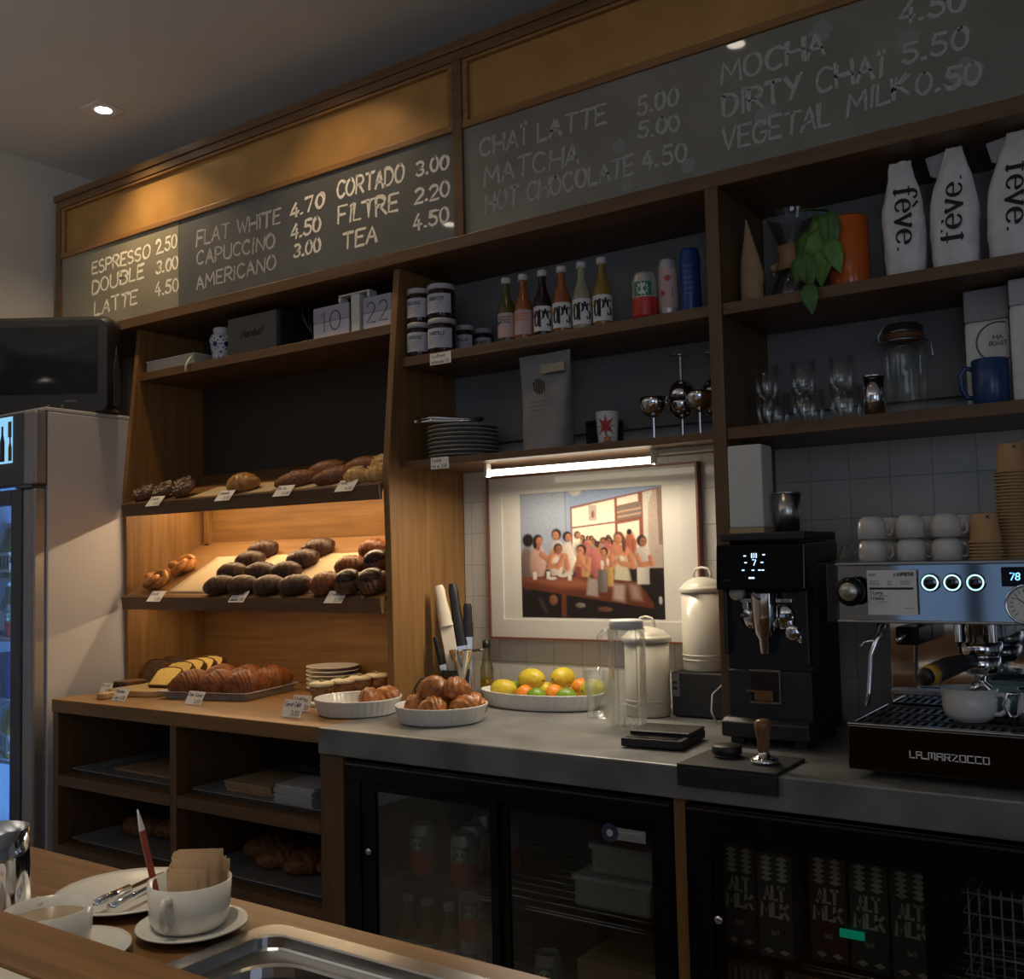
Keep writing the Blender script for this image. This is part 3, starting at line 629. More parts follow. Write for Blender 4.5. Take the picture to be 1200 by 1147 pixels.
dup(c0, (-1.548, -.585, .529), 5, 'red and white palm can at the front right of the cooler shelf')
dup(c0, (-1.62, -.40, .529), -20, 'red and white palm can far back on the cooler shelf')
dup(c0, (-1.52, -.44, .529), -40, 'red and white palm can at the back right of the cooler shelf')
dup(c0, (-1.535, -.575, .3955), 10, 'red and white can on top of another below the cooler shelf')
dup(c0, (-1.535, -.575, .2735), 5, 'red and white can at the bottom of the two-can stack in the cooler')
for k, x in enumerate((-1.745, -1.68, -1.61)):
    b = bottle_proto('juice_bottle', 'amber juice bottle on the lower cooler shelf, ' + ('leftmost of three', 'middle of three', 'rightmost of three')[k], 'bottle', oj, capw, wl, .195, .028, 'juice bottles in the cooler', "OP'S", None, mat('orange_print', (.6, .18, .03), .6) if k == 1 else None)
    b.location = (x, -.57, .2728)
tub = mat('translucent_tub', (0.42, 0.43, 0.40), 0.5)
for nm, b, lb in (('food_tub', (-1.235, -1.04, -.58, -.30, .529, .60), 'lidded translucent tub on the right shelf of the left cooler'), ('food_tub', (-1.20, -1.03, -.56, -.30, .601, .67), 'pale tub on top of another tub in the left cooler')):
    mb = MB(); mb.box(*b); o = mb.build(nm, tub, bev=.008); tag(o, lb, 'tub'); 
    q = MB().box(b[0] - .004, b[1] + .004, b[2] - .004, b[3] + .004, b[5] - .012, b[5] + .0005).build('lid', mat('tub_lid', (.5, .5, .48), .4), o, bev=.003)
o = tag(MB().box(-1.22, -1.02, -.60, -.30, .2735, .42).build('cardboard_box', kraft, bev=.003), 'cardboard box below the tubs in the left cooler', 'box')
o = can_proto('drink_can', 'palm can alone in the dark left half of the right sliding door', red, cansil, .122); o.location = (-1.33, -.55, .2735)
# milk cartons
cdk = mat('carton_dark', (0.070, 0.070, 0.066), 0.55); cprint = mat('carton_print', (0.56, 0.50, 0.36), 0.6); cbrown = mat('carton_brown', (0.12, 0.045, 0.03), 0.55)
def carton(label, m, loc):
    t = thing('milk_carton', label, 'carton', loc, 0, 'milk cartons in the right cooler')
    w, d_, h = .036, .036, .205
    bd = MB().box(-w, w, -d_, d_, 0, h).build('carton_body', m, t, bev=.002)
    mb = MB(); y = -d_ - .0006
    write(mb, 'ALT', lambda u, v: (u, y, .114 + v), .025, .0062, .040, gap=2.2, center=True)
    write(mb, 'MLK', lambda u, v: (u, y, .081 + v), .025, .0062, .054, gap=2.2, center=True)
    write(mb, 'OAT', lambda u, v: (u, y, .046 + v), .008, .0018, .016, center=True)
    for cx in (-.015, .017):
        for k in range(5): mb.add([(cx - .012, y, .154 + k*.010), (cx, y, .148 + k*.010), (cx + .012, y, .154 + k*.010), (cx, y, .160 + k*.010)], [(0, 1, 2, 3)])
        mb.add([(cx - .011, y, .014), (cx, y, .008), (cx + .011, y, .014), (cx, y, .020)], [(0, 1, 2, 3)])
    mb.build('carton_print', cprint, bd)
    return t
for x, y, m, lb in ((-.815, -.585, cdk, 'dark milk carton furthest left on the cooler shelf'), (-.734, -.605, cdk, 'dark milk carton second from the left, slightly forward'), (-.640, -.57, cbrown, 'brown milk carton in the middle of the cooler row'), (-.560, -.575, cdk, 'dark milk carton behind the green clip'), (-.482, -.58, cdk, 'dark milk carton furthest right, cut by the door frame')):
    carton(lb, m, (x, y, .529))
tag(MB().box(-.590, -.545, -.700, -.6945, .617, .632).build('green_tag', mat('green_tag_plastic', (.0, .30, .17), .4, emit=(0, .5, .28), es=.12), bev=.001), 'small green plastic tag on the glass of the right cooler', 'tag')
stripe = mat('striped_box', (0.20, 0.09, 0.05), 0.7)
for k, x in enumerate((-.80, -.68, -.56)):
    o = MB().box(x - .05, x + .05, -.62, -.45, .2735, .50).build('drink_box', stripe, bev=.004); tag(o, 'red striped box on the lower cooler shelf, ' + ('leftmost', 'middle', 'rightmost')[k] + ' of three', 'box', 'striped boxes in the cooler')
    mb = MB()
    for i in range(7): mb.box(x - .045 + i * .013, x - .039 + i * .013, -.6212, -.6203, .31, .49)
    mb.build('stripe', mat('stripe_cream', (.34, .27, .2), .7), o)
cr = thing('wire_basket', 'white wire basket behind the right door of the milk cooler', 'basket', (-.28, -.50, .529))
mb = MB()
for i in range(12): x = -.10 + i * .018; mb.tube([(x, -.12, 0.0), (x, -.12, .19)], .0018, 5)
for k in range(6): mb.tube([(-.11, -.121, .0 + k * .036), (.11, -.121, .0 + k * .036), (.11, .10, k * .036), (-.11, .10, k * .036)], .0018, 5, closed=True)
mb.build('wire_grid', mat('white_wire', (.5, .5, .5), .4), cr)
# ---------------------------------------------------------------- left top shelf
ZL, ZC, ZCL, ZR, ZRL = 2.0483, 1.9383, 1.6253, 1.9293, 1.6283
b = thing('book', 'thick pale paperback lying flat at the left end of the top shelf', 'book', (-3.08, -.20, ZL))
MB().box(-.138, .138, -.090, .09, .004, .040).build('pages', mat('book_pages', (.55, .50, .42), .9), b)
MB().box(-.140, .140, -.093, .093, 0, .0038).box(-.140, .140, -.093, .093, .0402, .0435).build('cover', wl, b, bev=.001)
MB().tube([(.135, -.095, .03), (.14, -.115, .015), (.132, -.125, -.012), (.136, -.127, -.03)], .0035, 6).build('ribbon', wl, b)
v = thing('ginger_jar', 'blue and white china jar beside the pale book', 'jar', (-2.838, -.255, ZL))
china = mat('china_white', (.62, .63, .66), .2); chb = mat('china_blue', (.02, .035, .22), .3)
vp = [(0, 0), (.028, 0), (.030, .006), (.040, .06), (.043, .078), (.038, .092), (.026, .097), (.026, .100)]
vb = MB().lathe(vp, 28).build('jar_body', china, v)
MB().lathe([(.0262, .0985), (.029, .100), (.029, .118), (.024, .121), (0, .121)], 24).build('lid', china, v)
mb = MB()
def vr(z):
    for (r0, z0), (r1, z1) in zip(vp[1:], vp[2:]):
        if z0 <= z <= z1 and z1 > z0: return r0 + (r1 - r0) * (z - z0) / (z1 - z0)
    return .03
def vdot(a, z, s):
    pts = []
    for k in range(8):
        zz = z + s * math.sin(k * .785); r = vr(zz) + .0008; aa = R(a) + s * math.cos(k * .785) / r; pts.append((r * math.cos(aa), r * math.sin(aa), zz))
    mb.add(pts, [tuple(range(8))])
for a in range(0, 360, 60):
    vdot(a - 75, .058, .010)
    for k in range(8): vdot(a - 75 + 24 * math.cos(k * .785), .058 + .017 * math.sin(k * .785), .0032)
    vdot(a - 45, .082, .005); vdot(a - 45, .03, .005); vdot(a - 60, .012, .003); vdot(a - 90, .012, .003); vdot(a - 30, .085, .003)
mb.build('blue_pattern', chb, vb)
s = thing('speaker', 'cream fronted guitar style loudspeaker with black script on the top shelf', 'speaker', (-2.663, -.20, ZL))
MB().box(-.128, .128, -.06, .07, .004, .146).build('cabinet', blackm, s, bev=.006)
gr = MB().box(-.122, .122, -.072, -.0605, .012, .140).build('grille', mat('speaker_cloth', (.155, .135, .105), .9, 0, .15, 180), s, bev=.002)
mb = MB(); write(mb, 'Marshall', lambda u, v: (u, -.0727, .066 + v), .026, .0042, .105, center=True, slant=.35); mb.build('lettering', ink, gr)
MB().box(-.1, -.08, -.04, .04, 0, .004).box(.08, .1, -.04, .04, 0, .004).build('foot', blackm, s)
cc = thing('cable_coil', 'tangle of black cable between the loudspeaker and the flip clock', 'cable', (-2.43, -.19, ZL))
mb = MB()
for k in range(4):
    pts = [(.035 * math.cos(a + k) * (1 - .1 * k), .03 * math.sin(a) - .01 * k, .065 + .055 * math.sin(a * 1.0 + .5 * k) + .01 * k) for a in [i * .35 for i in range(19)]]
    mb.tube([(x, y, max(z, .0065)) for x, y, z in pts], .006, 6)
mb.build('cable', black, cc)
MB().box(-.03, .03, -.06, -.03, .0, .018).build('plug', darksteel, cc, bev=.004)
fc = thing('flip_clock', 'white flip clock reading 10 22 on the top shelf', 'clock', (-2.156, -.26, ZL))
clk = mat('clock_flap', (.66, .64, .70), .5); clt = mat('clock_flap_top', (.42, .41, .50), .5)
for x0, x1, d0, nm in ((-.186, -.030, '10', 'hour_flap'), (.031, .149, '22', 'minute_flap')):
    f = MB().box(x0, x1, -.034, -.026, .0, .052).build(nm, clk, fc, bev=.002)
    MB().box(x0, x1, -.034, -.026, .0525, .103).build('upper_flap', clt, f, bev=.002)
    mb = MB(); write(mb, d0, lambda u, v: ((x0 + x1) / 2 + u, -.0346, .022 + v), .062, .0034, .085, gap=2.5, center=True); mb.build('digits', ink, f)
    MB().box(x0 + .004, x1 - .004, -.0255, .02, .002, .098).build('flap_drum', black, f)
MB().box(-.018, .018, -.036, .01, .0, .122).box(-.072, .060, -.036, .0, .1225, .128).box(-.072, -.062, -.036, .0, .104, .122).box(.050, .060, -.036, 0, .104, .122).build('stand', whitep, fc, bev=.002)

# ---------------------------------------------------------------- jam jars
jg = mat('dark_jam', (0.030, 0.012, 0.014), 0.12); jl = mat('jar_lid', (0.50, 0.50, 0.53), 0.35); jlab = mat('jar_label', (0.56, 0.56, 0.62), 0.6)
def jam(label, loc, r, txt, rz=20, h=.104):
    t = thing('jam_jar', label, 'jar', loc, rz, 'jam jars on the bottle shelf')
    MB().lathe([(0, 0), (r * .94, 0), (r, .005), (r, h * .74), (r * .9, h * .84)], 28).build('jar_body', jg, t)
    MB().lathe([(r * .9, h * .845), (r * .99, h * .85), (r * 1.0, h * .985), (r * .93, h), (0, h)], 28).build('lid', jl, t)
    lb = MB().lathe([(r + .0006, h * .14), (r + .0006, h * .70)], 18, a0=-160, a1=-30).build('label', jlab, t)
    mb = MB(); mp = onCyl(r + .0013, 0, -95)
    write(mb, txt, lambda u, v: mp(u, h * .50 + v), .0095, .0021, min(.052, .008 * len(txt)), center=True)
    for k in range(4): scribble(mb, mp, -.03, .022 - .005 * k, h * (.42 - .06 * k), .002, .0009, rnd)
    mb.build('lettering', mat('label_ink', (.06, .06, .08), .7), lb)
    return t
jam('dark jam jar on the bottom left of the four stacked jars', (-1.921, -.268, ZC), .0365, 'CERISE')
jam('dark jam jar on the top left of the four stacked jars', (-1.921, -.266, ZC + .1045), .0365, 'FRAISE', 15)
jam('dark jam jar on the bottom right of the four stacked jars', (-1.836, -.264, ZC), .0425, 'MYRTILLE')
jam('apricot jam jar on the top right of the four stacked jars', (-1.838, -.262, ZC + .1045), .0425, 'ABRICOT', 18)
jam('dark jam jar single, behind the right hand stack', (-1.832, -.158, ZC), .030, 'FIGUE', 25)
jam('dark jam jar furthest back and nearest the bottles', (-1.812, -.088, ZC), .030, 'POIRE', 25)
# ---------------------------------------------------------------- drink bottles
gb = glass('olive_juice', (0.22, 0.20, 0.05), .8, .05, .06, .6); pb = mat('peach_juice', (0.33, 0.10, 0.03), .12); db = mat('cola_dark', (0.022, 0.010, 0.010), .1); yb = mat('pineapple_juice', (0.27, 0.17, 0.03), .1); lb_ = mat('lemon_juice', (0.34, 0.33, 0.22), .12)
og = mat('olive_juice_solid', (0.10, 0.09, 0.02), .1)
tl = mat('teal_print', (.02, .16, .13), .6); orp = mat('peach_print', (.60, .22, .08), .6); pk = mat('pink_print', (.55, .05, .16), .6); ye = mat('yellow_print', (.62, .45, .03), .6)
pinkl = mat('pink_label', (.62, .42, .40), .6)
spec = [(-1.614, og, pinkl, None, tl, 'green juice bottle, leftmost of the bottle row'), (-1.556, pb, pinkl, None, orp, 'red orange juice bottle, second from the left in the bottle row'), (-1.491, db, wl, "OP'S", pk, 'dark cola bottle in the middle of the bottle row'), (-1.428, pb, wl, "OP'S", orp, 'amber bottle with orange fruit on the label right of the dark one'), (-1.364, lb_, wl, "OP'S", ye, 'pale lemonade bottle with a lemon on its label'), (-1.300, yb, wl, "OP'S", ye, 'pineapple juice bottle, rightmost of the bottle row')]
for x, lq, lm, tx, fp, lab in spec:
    o = bottle_proto('juice_bottle', lab, 'bottle', lq, capw, lm, .196, .0262, 'juice bottles on the shelf', tx, None, fp); o.location = (x, -.245, ZC)
    if tx is None:
        lb = [k for k in kids(o) if k.name.startswith('label')][0]
        mb = MB(); mp = onCyl(.0272, 0, -70)
        for r_ in range(3): scribble(mb, mp, -.016, .016, .060 + .008 * r_, .0055, .003, rnd)
        mb.build('lettering', fp, lb)
o = can_proto('drink_can', 'red and white palm can beside the juice bottles', red, cansil, .122, .033); o.location = (-1.163, -.265, ZC); 
def slim(name, label, loc, body, h, r, deco):
    t = thing(name, label, 'can', loc, 0)
    MB().lathe([(0, .004), (r * .7, .004), (r * .78, 0), (r * .95, .007), (r, .014), (r, h * .88), (r * .84, h * .97), (r * .84, h), (r * .78, h - .004), (0, h - .004)], 24).build('can_body', body, t); deco(t); return t
def dpink(t):
    lb = MB().lathe([(.0258, .025), (.0258, .128)], 24).build('wrap', mat('pink_wrap', (.58, .40, .37), .55), t)
    mb = MB(); mp = onCyl(.0264, 0, -72); mb.mat(0); mb.add([mp(.002 + .008 * math.cos(k * .6), .102 + .008 * math.sin(k * .6)) for k in range(10)], [tuple(range(10))])
    mb.mat(1); mb.add([mp(-.018, .05), mp(.016, .05), mp(.016, .075), mp(-.018, .075)], [(0, 1, 2, 3)]); mb.mat(0); mb.xf(None)
    mp = onCyl(.0268, 0, -72); mb.add([mp(-.011 + .007 * math.cos(k * .6), .063 + .007 * math.sin(k * .6)) for k in range(10)], [tuple(range(10))])
    mb.build('print', [mat('print_red', (.5, .07, .05), .6), mat('print_black', (.05, .05, .06), .6)], lb)
slim('slim_can', 'slim silver can with pink wrap between the red can and the blue can', (-1.108, -.24, ZC), cansil, .155, .025, dpink)
def dblue(t):
    mb = MB(); mp = onCyl(.0275, 0, -75)
    for k in range(6): scribble(mb, mp, -.015, .013, .055 + k * .014, .006 if k > 3 else .002, .0012, rnd)
    mb.build('print', mat('print_paleblue', (.25, .32, .5), .6), t)
slim('slim_can', 'tall slim blue can standing against the oak post', (-1.052, -.225, ZC), blue, .175, .0268, dblue)

# ---------------------------------------------------------------- price tags on the shelf edges
def card(label, loc, w, h, tilt=18, rz=0, lines=2, ms=None, words=None, group='price cards'):
    t = thing('price_card', label, 'card', loc, rz, group, rx=-tilt)
    c = MB().box(-w/2, w/2, -.0006, .0006, 0, h).build('card', ms or paper, t)
    mb = MB(); mp = lambda u, v: (u, -.0011, v)
    if words:
        n = len(words)
        for i, wd in enumerate(words):
            hh = h / n * .52; ww = min(w * .82, hh * .62 * len(wd)); vv = h * (1 - (i + .85) / n) + h * .04
            right = i == n - 1 and wd[:1].isdigit()
            write(mb, wd, lambda u, v: mp((w * .42 - ww if right else -w * .42) + u, vv + v), hh, h * .035, ww)
    else:
        for i in range(lines): scribble(mb, mp, -w * .38, w * (.32 - .15 * i), h * (.62 - .36 * i), h * .2, h * .04, rnd)
    mb.build('lettering', ink, c); return t
card('white card hung under the jam jars reading confiture', (-1.806, -.3125, 1.900), .078, .034, 0, 0, words=['Confiture', 'artisanale 7.0'])
card('white card on the shelf edge below the stacked plates', (-1.811, -.3185, 1.593), .066, .034, 0, 0, words=['Cookie', 'vegan 3.00'])

# ---------------------------------------------------------------- lower centre shelf
plate_m = mat('stoneware_plate', (.40, .38, .35), .3)
def plate_mesh(mb, r, h=.012):
    return mb.lathe([(0, .002), (r * .55, 0), (r * .62, .002), (r * .93, h - .003), (r, h - .001), (r * .985, h + .001), (r * .9, h - .001), (r * .6, .0045), (0, .0045)], 44)
p0 = None
ordn = ['lowest', 'second from bottom', 'third from bottom', 'fourth from bottom', 'fourth from top', 'third from top', 'second from top', 'topmost']
for k in range(8):
    lab = 'grey stoneware plate in the shelf stack, ' + ordn[k]
    z = ZCL + .0125 * k
    if p0 is None: p0 = tag(plate_mesh(MB(), .108).build('dinner_plate', plate_m), lab, 'plate', 'plates stacked on the shelf'); p0.location = (-1.818, -.195, z)
    else: dup(p0, (-1.818 + rnd.uniform(-.003, .003), -.195, z), None, lab)
tg = thing('serving_tongs', 'shiny steel serving tongs lying on the stacked plates', 'tongs', (-1.86, -.24, ZCL + .1145))
MB().tube([(-.06, -.045, .001), (-.02, -.02, .006), (.05, .01, .002), (.10, .03, .001)], [.005, .006, .006, .004], 8).build('arm', chrome, tg)
MB().tube([(-.06, -.03, .014), (-.02, -.01, .016), (.05, .02, .008), (.10, .036, .005)], [.005, .006, .006, .004], 8).build('arm', chrome, tg)
MB().tube([(-.066, -.048, .0), (-.070, -.04, .009), (-.066, -.03, .016)], .006, 8).build('hinge', chrome, tg)
MB().ball((.10, .05, .006), .016, 12, 8, 1, 1, .45).build('black_grip', black, tg)

def pouch(mb, w, d, h, top=.9, pinch=0.0, n=12, lean=(0, 0), seed=1, crumple=.004, fold=False):
    q = random.Random(seed); rs = []
    for j in range(n + 1):
        t = j / n; ww = w * (1 - (1 - top) * t ** 1.5) / 2; dd = d / 2 * (1 - pinch * t ** 1.3); dd = max(dd, .004)
        ring = []
        m = 20
        for k in range(m):
            a = 2 * math.pi * k / m; ca, sa = math.cos(a), math.sin(a)
            x = ww * math.copysign(abs(ca) ** .45, ca); y = dd * math.copysign(abs(sa) ** .6, sa)
            am = crumple * (0 if j in (0,) else 1)
            ring.append((x + lean[0] * t * t + q.uniform(-am, am), y + lean[1] * t * t + q.uniform(-am, am) * .7, h * t + (q.uniform(-am, am) if j not in (0,) else 0)))
        rs.append(ring)
    return mb.rings(rs)
cb = thing('coffee_bag', 'large grey coffee bag with a dark bean emblem on the middle shelf', 'bag', (-1.472, -.262, ZCL), -4)
bb = pouch(MB(), .146, .085, .268, 1.24, .93, 12, (-.006, 0), 3, .003).build('bag_body', grey_bag, cb, sub=1)
MB().box(.0, .080, -.030, -.0255, .208, .232).build('tape', mat('bag_tape', (.33, .29, .22), .6), bb)
mb = MB()
for k, a in enumerate((-.016, -.008, 0, .008, .016)):
    hh = .022 * math.sqrt(max(0, 1 - (a / .021) ** 2)); mb.add([(a - .003 + .004, -.0415, .172 - hh), (a + .003 + .004, -.0415, .172 - hh), (a + .003 - .003, -.0385, .172 + hh), (a - .003 - .003, -.0385, .172 + hh)], [(0, 1, 2, 3)])
for k in range(3): scribble(mb, lambda u, v: (u, -.044, v), -.03, .03 - .01 * k, .128 - .012 * k, .004, .0012, rnd)
mb.build('emblem', ink, bb)
sc_ = thing('star_cup', 'white cup with red star drawing on the middle shelf', 'cup', (-1.318, -.205, ZCL))
sb = MB().lathe([(0, 0), (.024, 0), (.026, .004), (.032, .095), (.030, .095), (.024, .006), (0, .006)], 30).build('cup_body', white, sc_)
mb = MB()
def rad(z): return .0262 + .006 * z / .095
def starp(cx, cz, r, r2, n, mi, off):
    pts = []
    for k in range(2 * n):
        rr_ = r if k % 2 == 0 else r2; a = math.pi * k / n + math.pi / 2; u = cx + rr_ * math.cos(a); v = cz + rr_ * math.sin(a)
        rad_ = rad(v) + off; aa = R(-70) + u / rad_; pts.append((rad_ * math.cos(aa), rad_ * math.sin(aa), v))
    u = cx; v = cz; rad_ = rad(v) + off; aa = R(-70) + u / rad_; pts.append((rad_ * math.cos(aa), rad_ * math.sin(aa), v))
    mb.mat(mi); mb.add(pts, [(k, (k + 1) % (2 * n), 2 * n) for k in range(2 * n)])
starp(0, .054, .031, .013, 8, 0, .0009); starp(0, .054, .026, .011, 8, 1, .0014); starp(0, .054, .010, .006, 8, 2, .0020); starp(.004, .018, .014, .007, 6, 0, .0009); starp(.004, .018, .011, .006, 6, 3, .0014)
mb.build('star_drawing', [ink, red, mat('dark_red', (.3, .02, .02), .5), mat('print_orange', (.6, .2, .03), .5)], sb)
def goblet(label, loc, up=True, r=.037, h=.119):
    t = thing('ice_cream_coupe', label, 'goblet', loc, 0, 'steel coupes on the middle shelf')
    if not up: t.rotation_euler = (math.pi, 0, 0)
    MB().lathe([(r * .1, .066), (r * .55, .072), (r * .9, .088), (r, .105), (r * 1.0, h), (r * .95, h), (r * .93, .105), (r * .5, .077), (0, .075)], 28).build('bowl', chrome, t)
    MB().lathe([(.0042, .004), (.0042, .067)], 12).build('stem', chrome, t)
    MB().lathe([(0, 0), (r * .8, 0), (r * .8, .002), (.005, .005)], 24).build('foot', chrome, t); return t
goblet('steel coupe standing in front, leftmost of the coupes', (-1.178, -.205, ZCL))
goblet('steel coupe standing upright behind, carrying an upturned one', (-1.132, -.125, ZCL))
goblet('steel coupe upturned on another, its foot in the air nearest the star cup', (-1.132, -.125, ZCL + .2390), False)
goblet('steel coupe standing in front, nearest the oak post', (-1.042, -.215, ZCL))
goblet('steel coupe upright at the back against the post', (-1.050, -.095, ZCL))
goblet('steel coupe upturned at the back against the post', (-1.050, -.095, ZCL + .2390), False)
o = thing('dark_box', 'small black box behind the coffee bag on the middle shelf', 'box', (-1.385, -.10, ZCL)); MB().box(-.045, .045, -.03, .03, 0, .075).build('box_body', blackm, o, bev=.003); MB().box(-.046, .046, -.031, .031, .0755, .088).build('lid', black, o, bev=.003)

# ---------------------------------------------------------------- right upper shelf
kb = thing('kraft_bag', 'small brown paper bag twisted to a point beside the oak post', 'bag', (-.883, -.235, ZR), 10)
mb = MB(); rs = []
q = random.Random(5)
for (z, w, d) in ((0, .028, .022), (.025, .031, .024), (.05, .030, .023), (.075, .0325, .022), (.10, .030, .020), (.12, .027, .016), (.14, .021, .012), (.16, .016, .008), (.18, .011, .006), (.20, .007, .004), (.226, .002, .002)):
    rs.append([(w * math.cos(a) * (1 + q.uniform(-.16, .16)) - .010 * (z / .226) ** 2, d * math.sin(a) * (1 + q.uniform(-.2, .2)), z) for a in [k * .524 for k in range(12)]])
mb.rings(rs).build('bag_body', kraft, kb, sub=1)
tglass2 = glass('coffee_glass', (.92, .95, .95), 1.0, .02, .05, .7)
ch = thing('coffee_dripper', 'hourglass glass coffee maker with wooden collar between paper bag and plant', 'coffee maker', (-.800, -.17, ZR))
MB().lathe([(0, .002), (.050, .002), (.056, .012), (.054, .05), (.030, .10), (.020, .125), (.030, .15), (.058, .22), (.062, .238)], 32).build('glass_body', tglass2, ch)
MB().lathe([(.034, .095), (.0245, .112), (.0225, .125), (.0245, .138), (.034, .155), (.040, .155), (.034, .125), (.040, .095), (.034, .095)], 20).build('wooden_collar', mat('collar_wood', (.42, .25, .12), .5), ch)
MB().tube([(-.036, -.01, .12), (-.046, -.014, .10), (-.044, -.016, .085)], .004, 6).ball((-.044, -.018, .105), .010).build('tie', mat('collar_wood', (.42, .25, .12), .5), ch)
pt = thing('plant_pot', 'glossy orange ceramic pot holding a trailing green plant', 'pot', (-.640, -.255, ZR))
MB().lathe([(0, 0), (.044, 0), (.045, .004), (.045, .166), (.042, .170), (.039, .166), (.039, .15), (0, .148)], 36).build('pot_body', mat('orange_glaze', (.55, .105, .012), .12), pt)
MB().lathe([(0, .1495), (.0385, .149)], 20).build('soil', mat('soil', (.03, .02, .015), .9), pt)
pl_ = thing('trailing_plant', 'green trailing plant with heart shaped leaves spilling out of the orange pot', 'plant', (-.640, -.255, ZR + .15))
leafm = mat('leaf_green', (.105, .24, .035), .38, 0, .3, 40); leafd = mat('leaf_dark_green', (.055, .15, .026), .4, 0, .3, 40)
def leaf(base, d, up, L_, w, m, curl=.15):
    d = Vector(d).normalized(); n = Vector(up).normalized(); s = d.cross(n).normalized(); n = s.cross(d).normalized()
    mb = MB(); vs = []; K = 7
    for i in range(K + 1):
        t = i / K; hw = w * (math.sin(math.pi * min(1, t * .92 + .08) ** .75)) * (1 - .15 * t); cz = -curl * L_ * t * t
        c = Vector(base) + d * (L_ * t) + n * cz
        for k in (-1, -.5, 0, .5, 1): vs.append(c + s * (hw * k) + n * (abs(k) * .12 * w))
    mb.add(vs, [(i*5+k, i*5+k+1, (i+1)*5+k+1, (i+1)*5+k) for i in range(K) for k in range(4)], True)
    o = mb.build('leaf', m, pl_); o.modifiers.new('thick', 'SOLIDIFY').thickness = .0008
LV = [((-.058, -.03, .028), (.05, -.1, -1), (-.3, -1, .1), .085, .024, 0), ((-.075, -.035, -.005), (.25, -.1, -1), (-.1, -1, .2), .075, .027, 0), ((-.045, -.05, -.055), (-.1, -.1, -1), (-.2, -1, .1), .08, .024, 0),
      ((-.03, -.052, .025), (.1, -.05, -1), (.1, -1, .1), .085, .022, 1), ((-.028, -.058, -.04), (.3, -.05, -1), (.1, -1, .1), .075, .020, 0), ((-.092, -.02, .0), (-.25, -.1, -1), (-.5, -1, .1), .07, .022, 1),
      ((-.078, -.098, -.075), (.25, -.1, -1), (-.1, -1, .2), .075, .022, 1), ((-.065, -.104, -.145), (.1, -.1, -1), (0, -1, .2), .065, .018, 1), ((-.095, -.060, -.065), (-.2, -.1, -1), (-.3, -1, .1), .06, .018, 1), ((-.04, -.02, .04), (-.7, -.5, .15), (0, -.3, 1), .06, .020, 1)]
for b_, d_, u_, l_, w_, k_ in LV: leaf(b_, d_, u_, l_ * 1.12, w_ * 1.2, (leafm, leafd)[k_])
mb = MB()
for st_ in ([(0, 0, 0), (-.03, -.03, .035), (-.06, -.060, .02), (-.075, -.098, -.06), (-.068, -.104, -.145)], [(0, 0, 0), (-.02, -.04, .03), (-.03, -.053, .02), (-.03, -.060, -.04)], [(0, 0, 0), (-.05, -.01, .035), (-.09, -.032, 0), (-.095, -.058, -.065)]):
    mb.tube(st_, .0018, 6)
mb.build('stem', leafd, pl_)
def feve(label, loc, rz, seed, up, lean, topfold=True, w=.094, h=.272):
    t = thing('coffee_bag', label, 'bag', loc, rz, 'white coffee bags on the right shelf')
    mb = MB(); q = random.Random(seed); rs = []; n = 16; m = 24
    for j in range(n + 1):
        u = j / n; d = .040 * (1 - .93 * max(0, (u - .35) / .65) ** 1.1) * (.9 + .2 * math.sin(math.pi * min(1, u * 1.5))); ww = w / 2 * (1 - (.66 if topfold else .48) * max(0, (u - .55) / .45) ** 1.35) * (.93 + .10 * math.sin(math.pi * min(1, u * 1.25)))
        ring = []
        for k in range(m):
            a = 2 * math.pi * k / m; ca, sa = math.cos(a), math.sin(a); am = 0 if j == 0 else (.0042 if not topfold else .0030)
            ring.append((ww * math.copysign(abs(ca) ** .5, ca) + lean * u * u + q.uniform(-am, am), max(d, .003) * math.copysign(abs(sa) ** .7, sa) + q.uniform(-am, am), h * u + q.uniform(-am, am)))
        rs.append(ring)
    body = mb.rings(rs).build('bag_body', white_bag, t, sub=1)
    if topfold: MB().xf(T(lean - .022, .006, h * .86, ry=-8)).prism([(-.030, -.010), (.020, -.045), (.022, .036), (-.034, .034)], -.004, .003, 'XZ').build('folded_flap', mat('bag_flap', (.30, .30, .32), .5), body, bev=.003)
    # vertical lettering
    mb = MB(); L_ = .150
    def mp(u, v):
        vv = (v - .5) # v across the word height 0..1
        if up: x = -(v - .35) * .044; z = .055 + u
        else: x = (v - .35) * .044; z = .205 - u
        uu = max(0, z / h); d = .040 * (1 - .93 * max(0, (uu - .35) / .65) ** 1.1) * (.9 + .2 * math.sin(math.pi * min(1, uu * 1.5)))
        return (x + lean * uu * uu + .002, -max(d, .003) * (1 - .55 * (abs(x) / (w / 2)) ** 3) - .0024, z)
    st_, tw = text_strokes('fève.', 1.4)
    for k in st_:
        pts = [(a * L_ / tw, b * .1) for a, b in k]
        # ribbon in metres, then to bag
        pm = [(a, b * .044) for a, b in pts]
        vs, fs = ribbon(pm, .0082, (.38, 1.15))
        mb.add([mp(a, b / .044) for a, b in vs], fs)
    mb.build('lettering', ink, body)
    return t
feve('crumpled white coffee bag nearest the orange pot, its word reading downwards', (-.512, -.270, ZR), 8, 11, False, -.004, False, .088, .268)
feve('white coffee bag with the word reading upwards, middle of the three', (-.408, -.270, ZR), 4, 12, True, .006, True, .098, .274)
feve('white coffee bag at the right edge of the picture, rightmost of three', (-.290, -.272, ZR), 4, 13, False, .012, True, .106, .276)

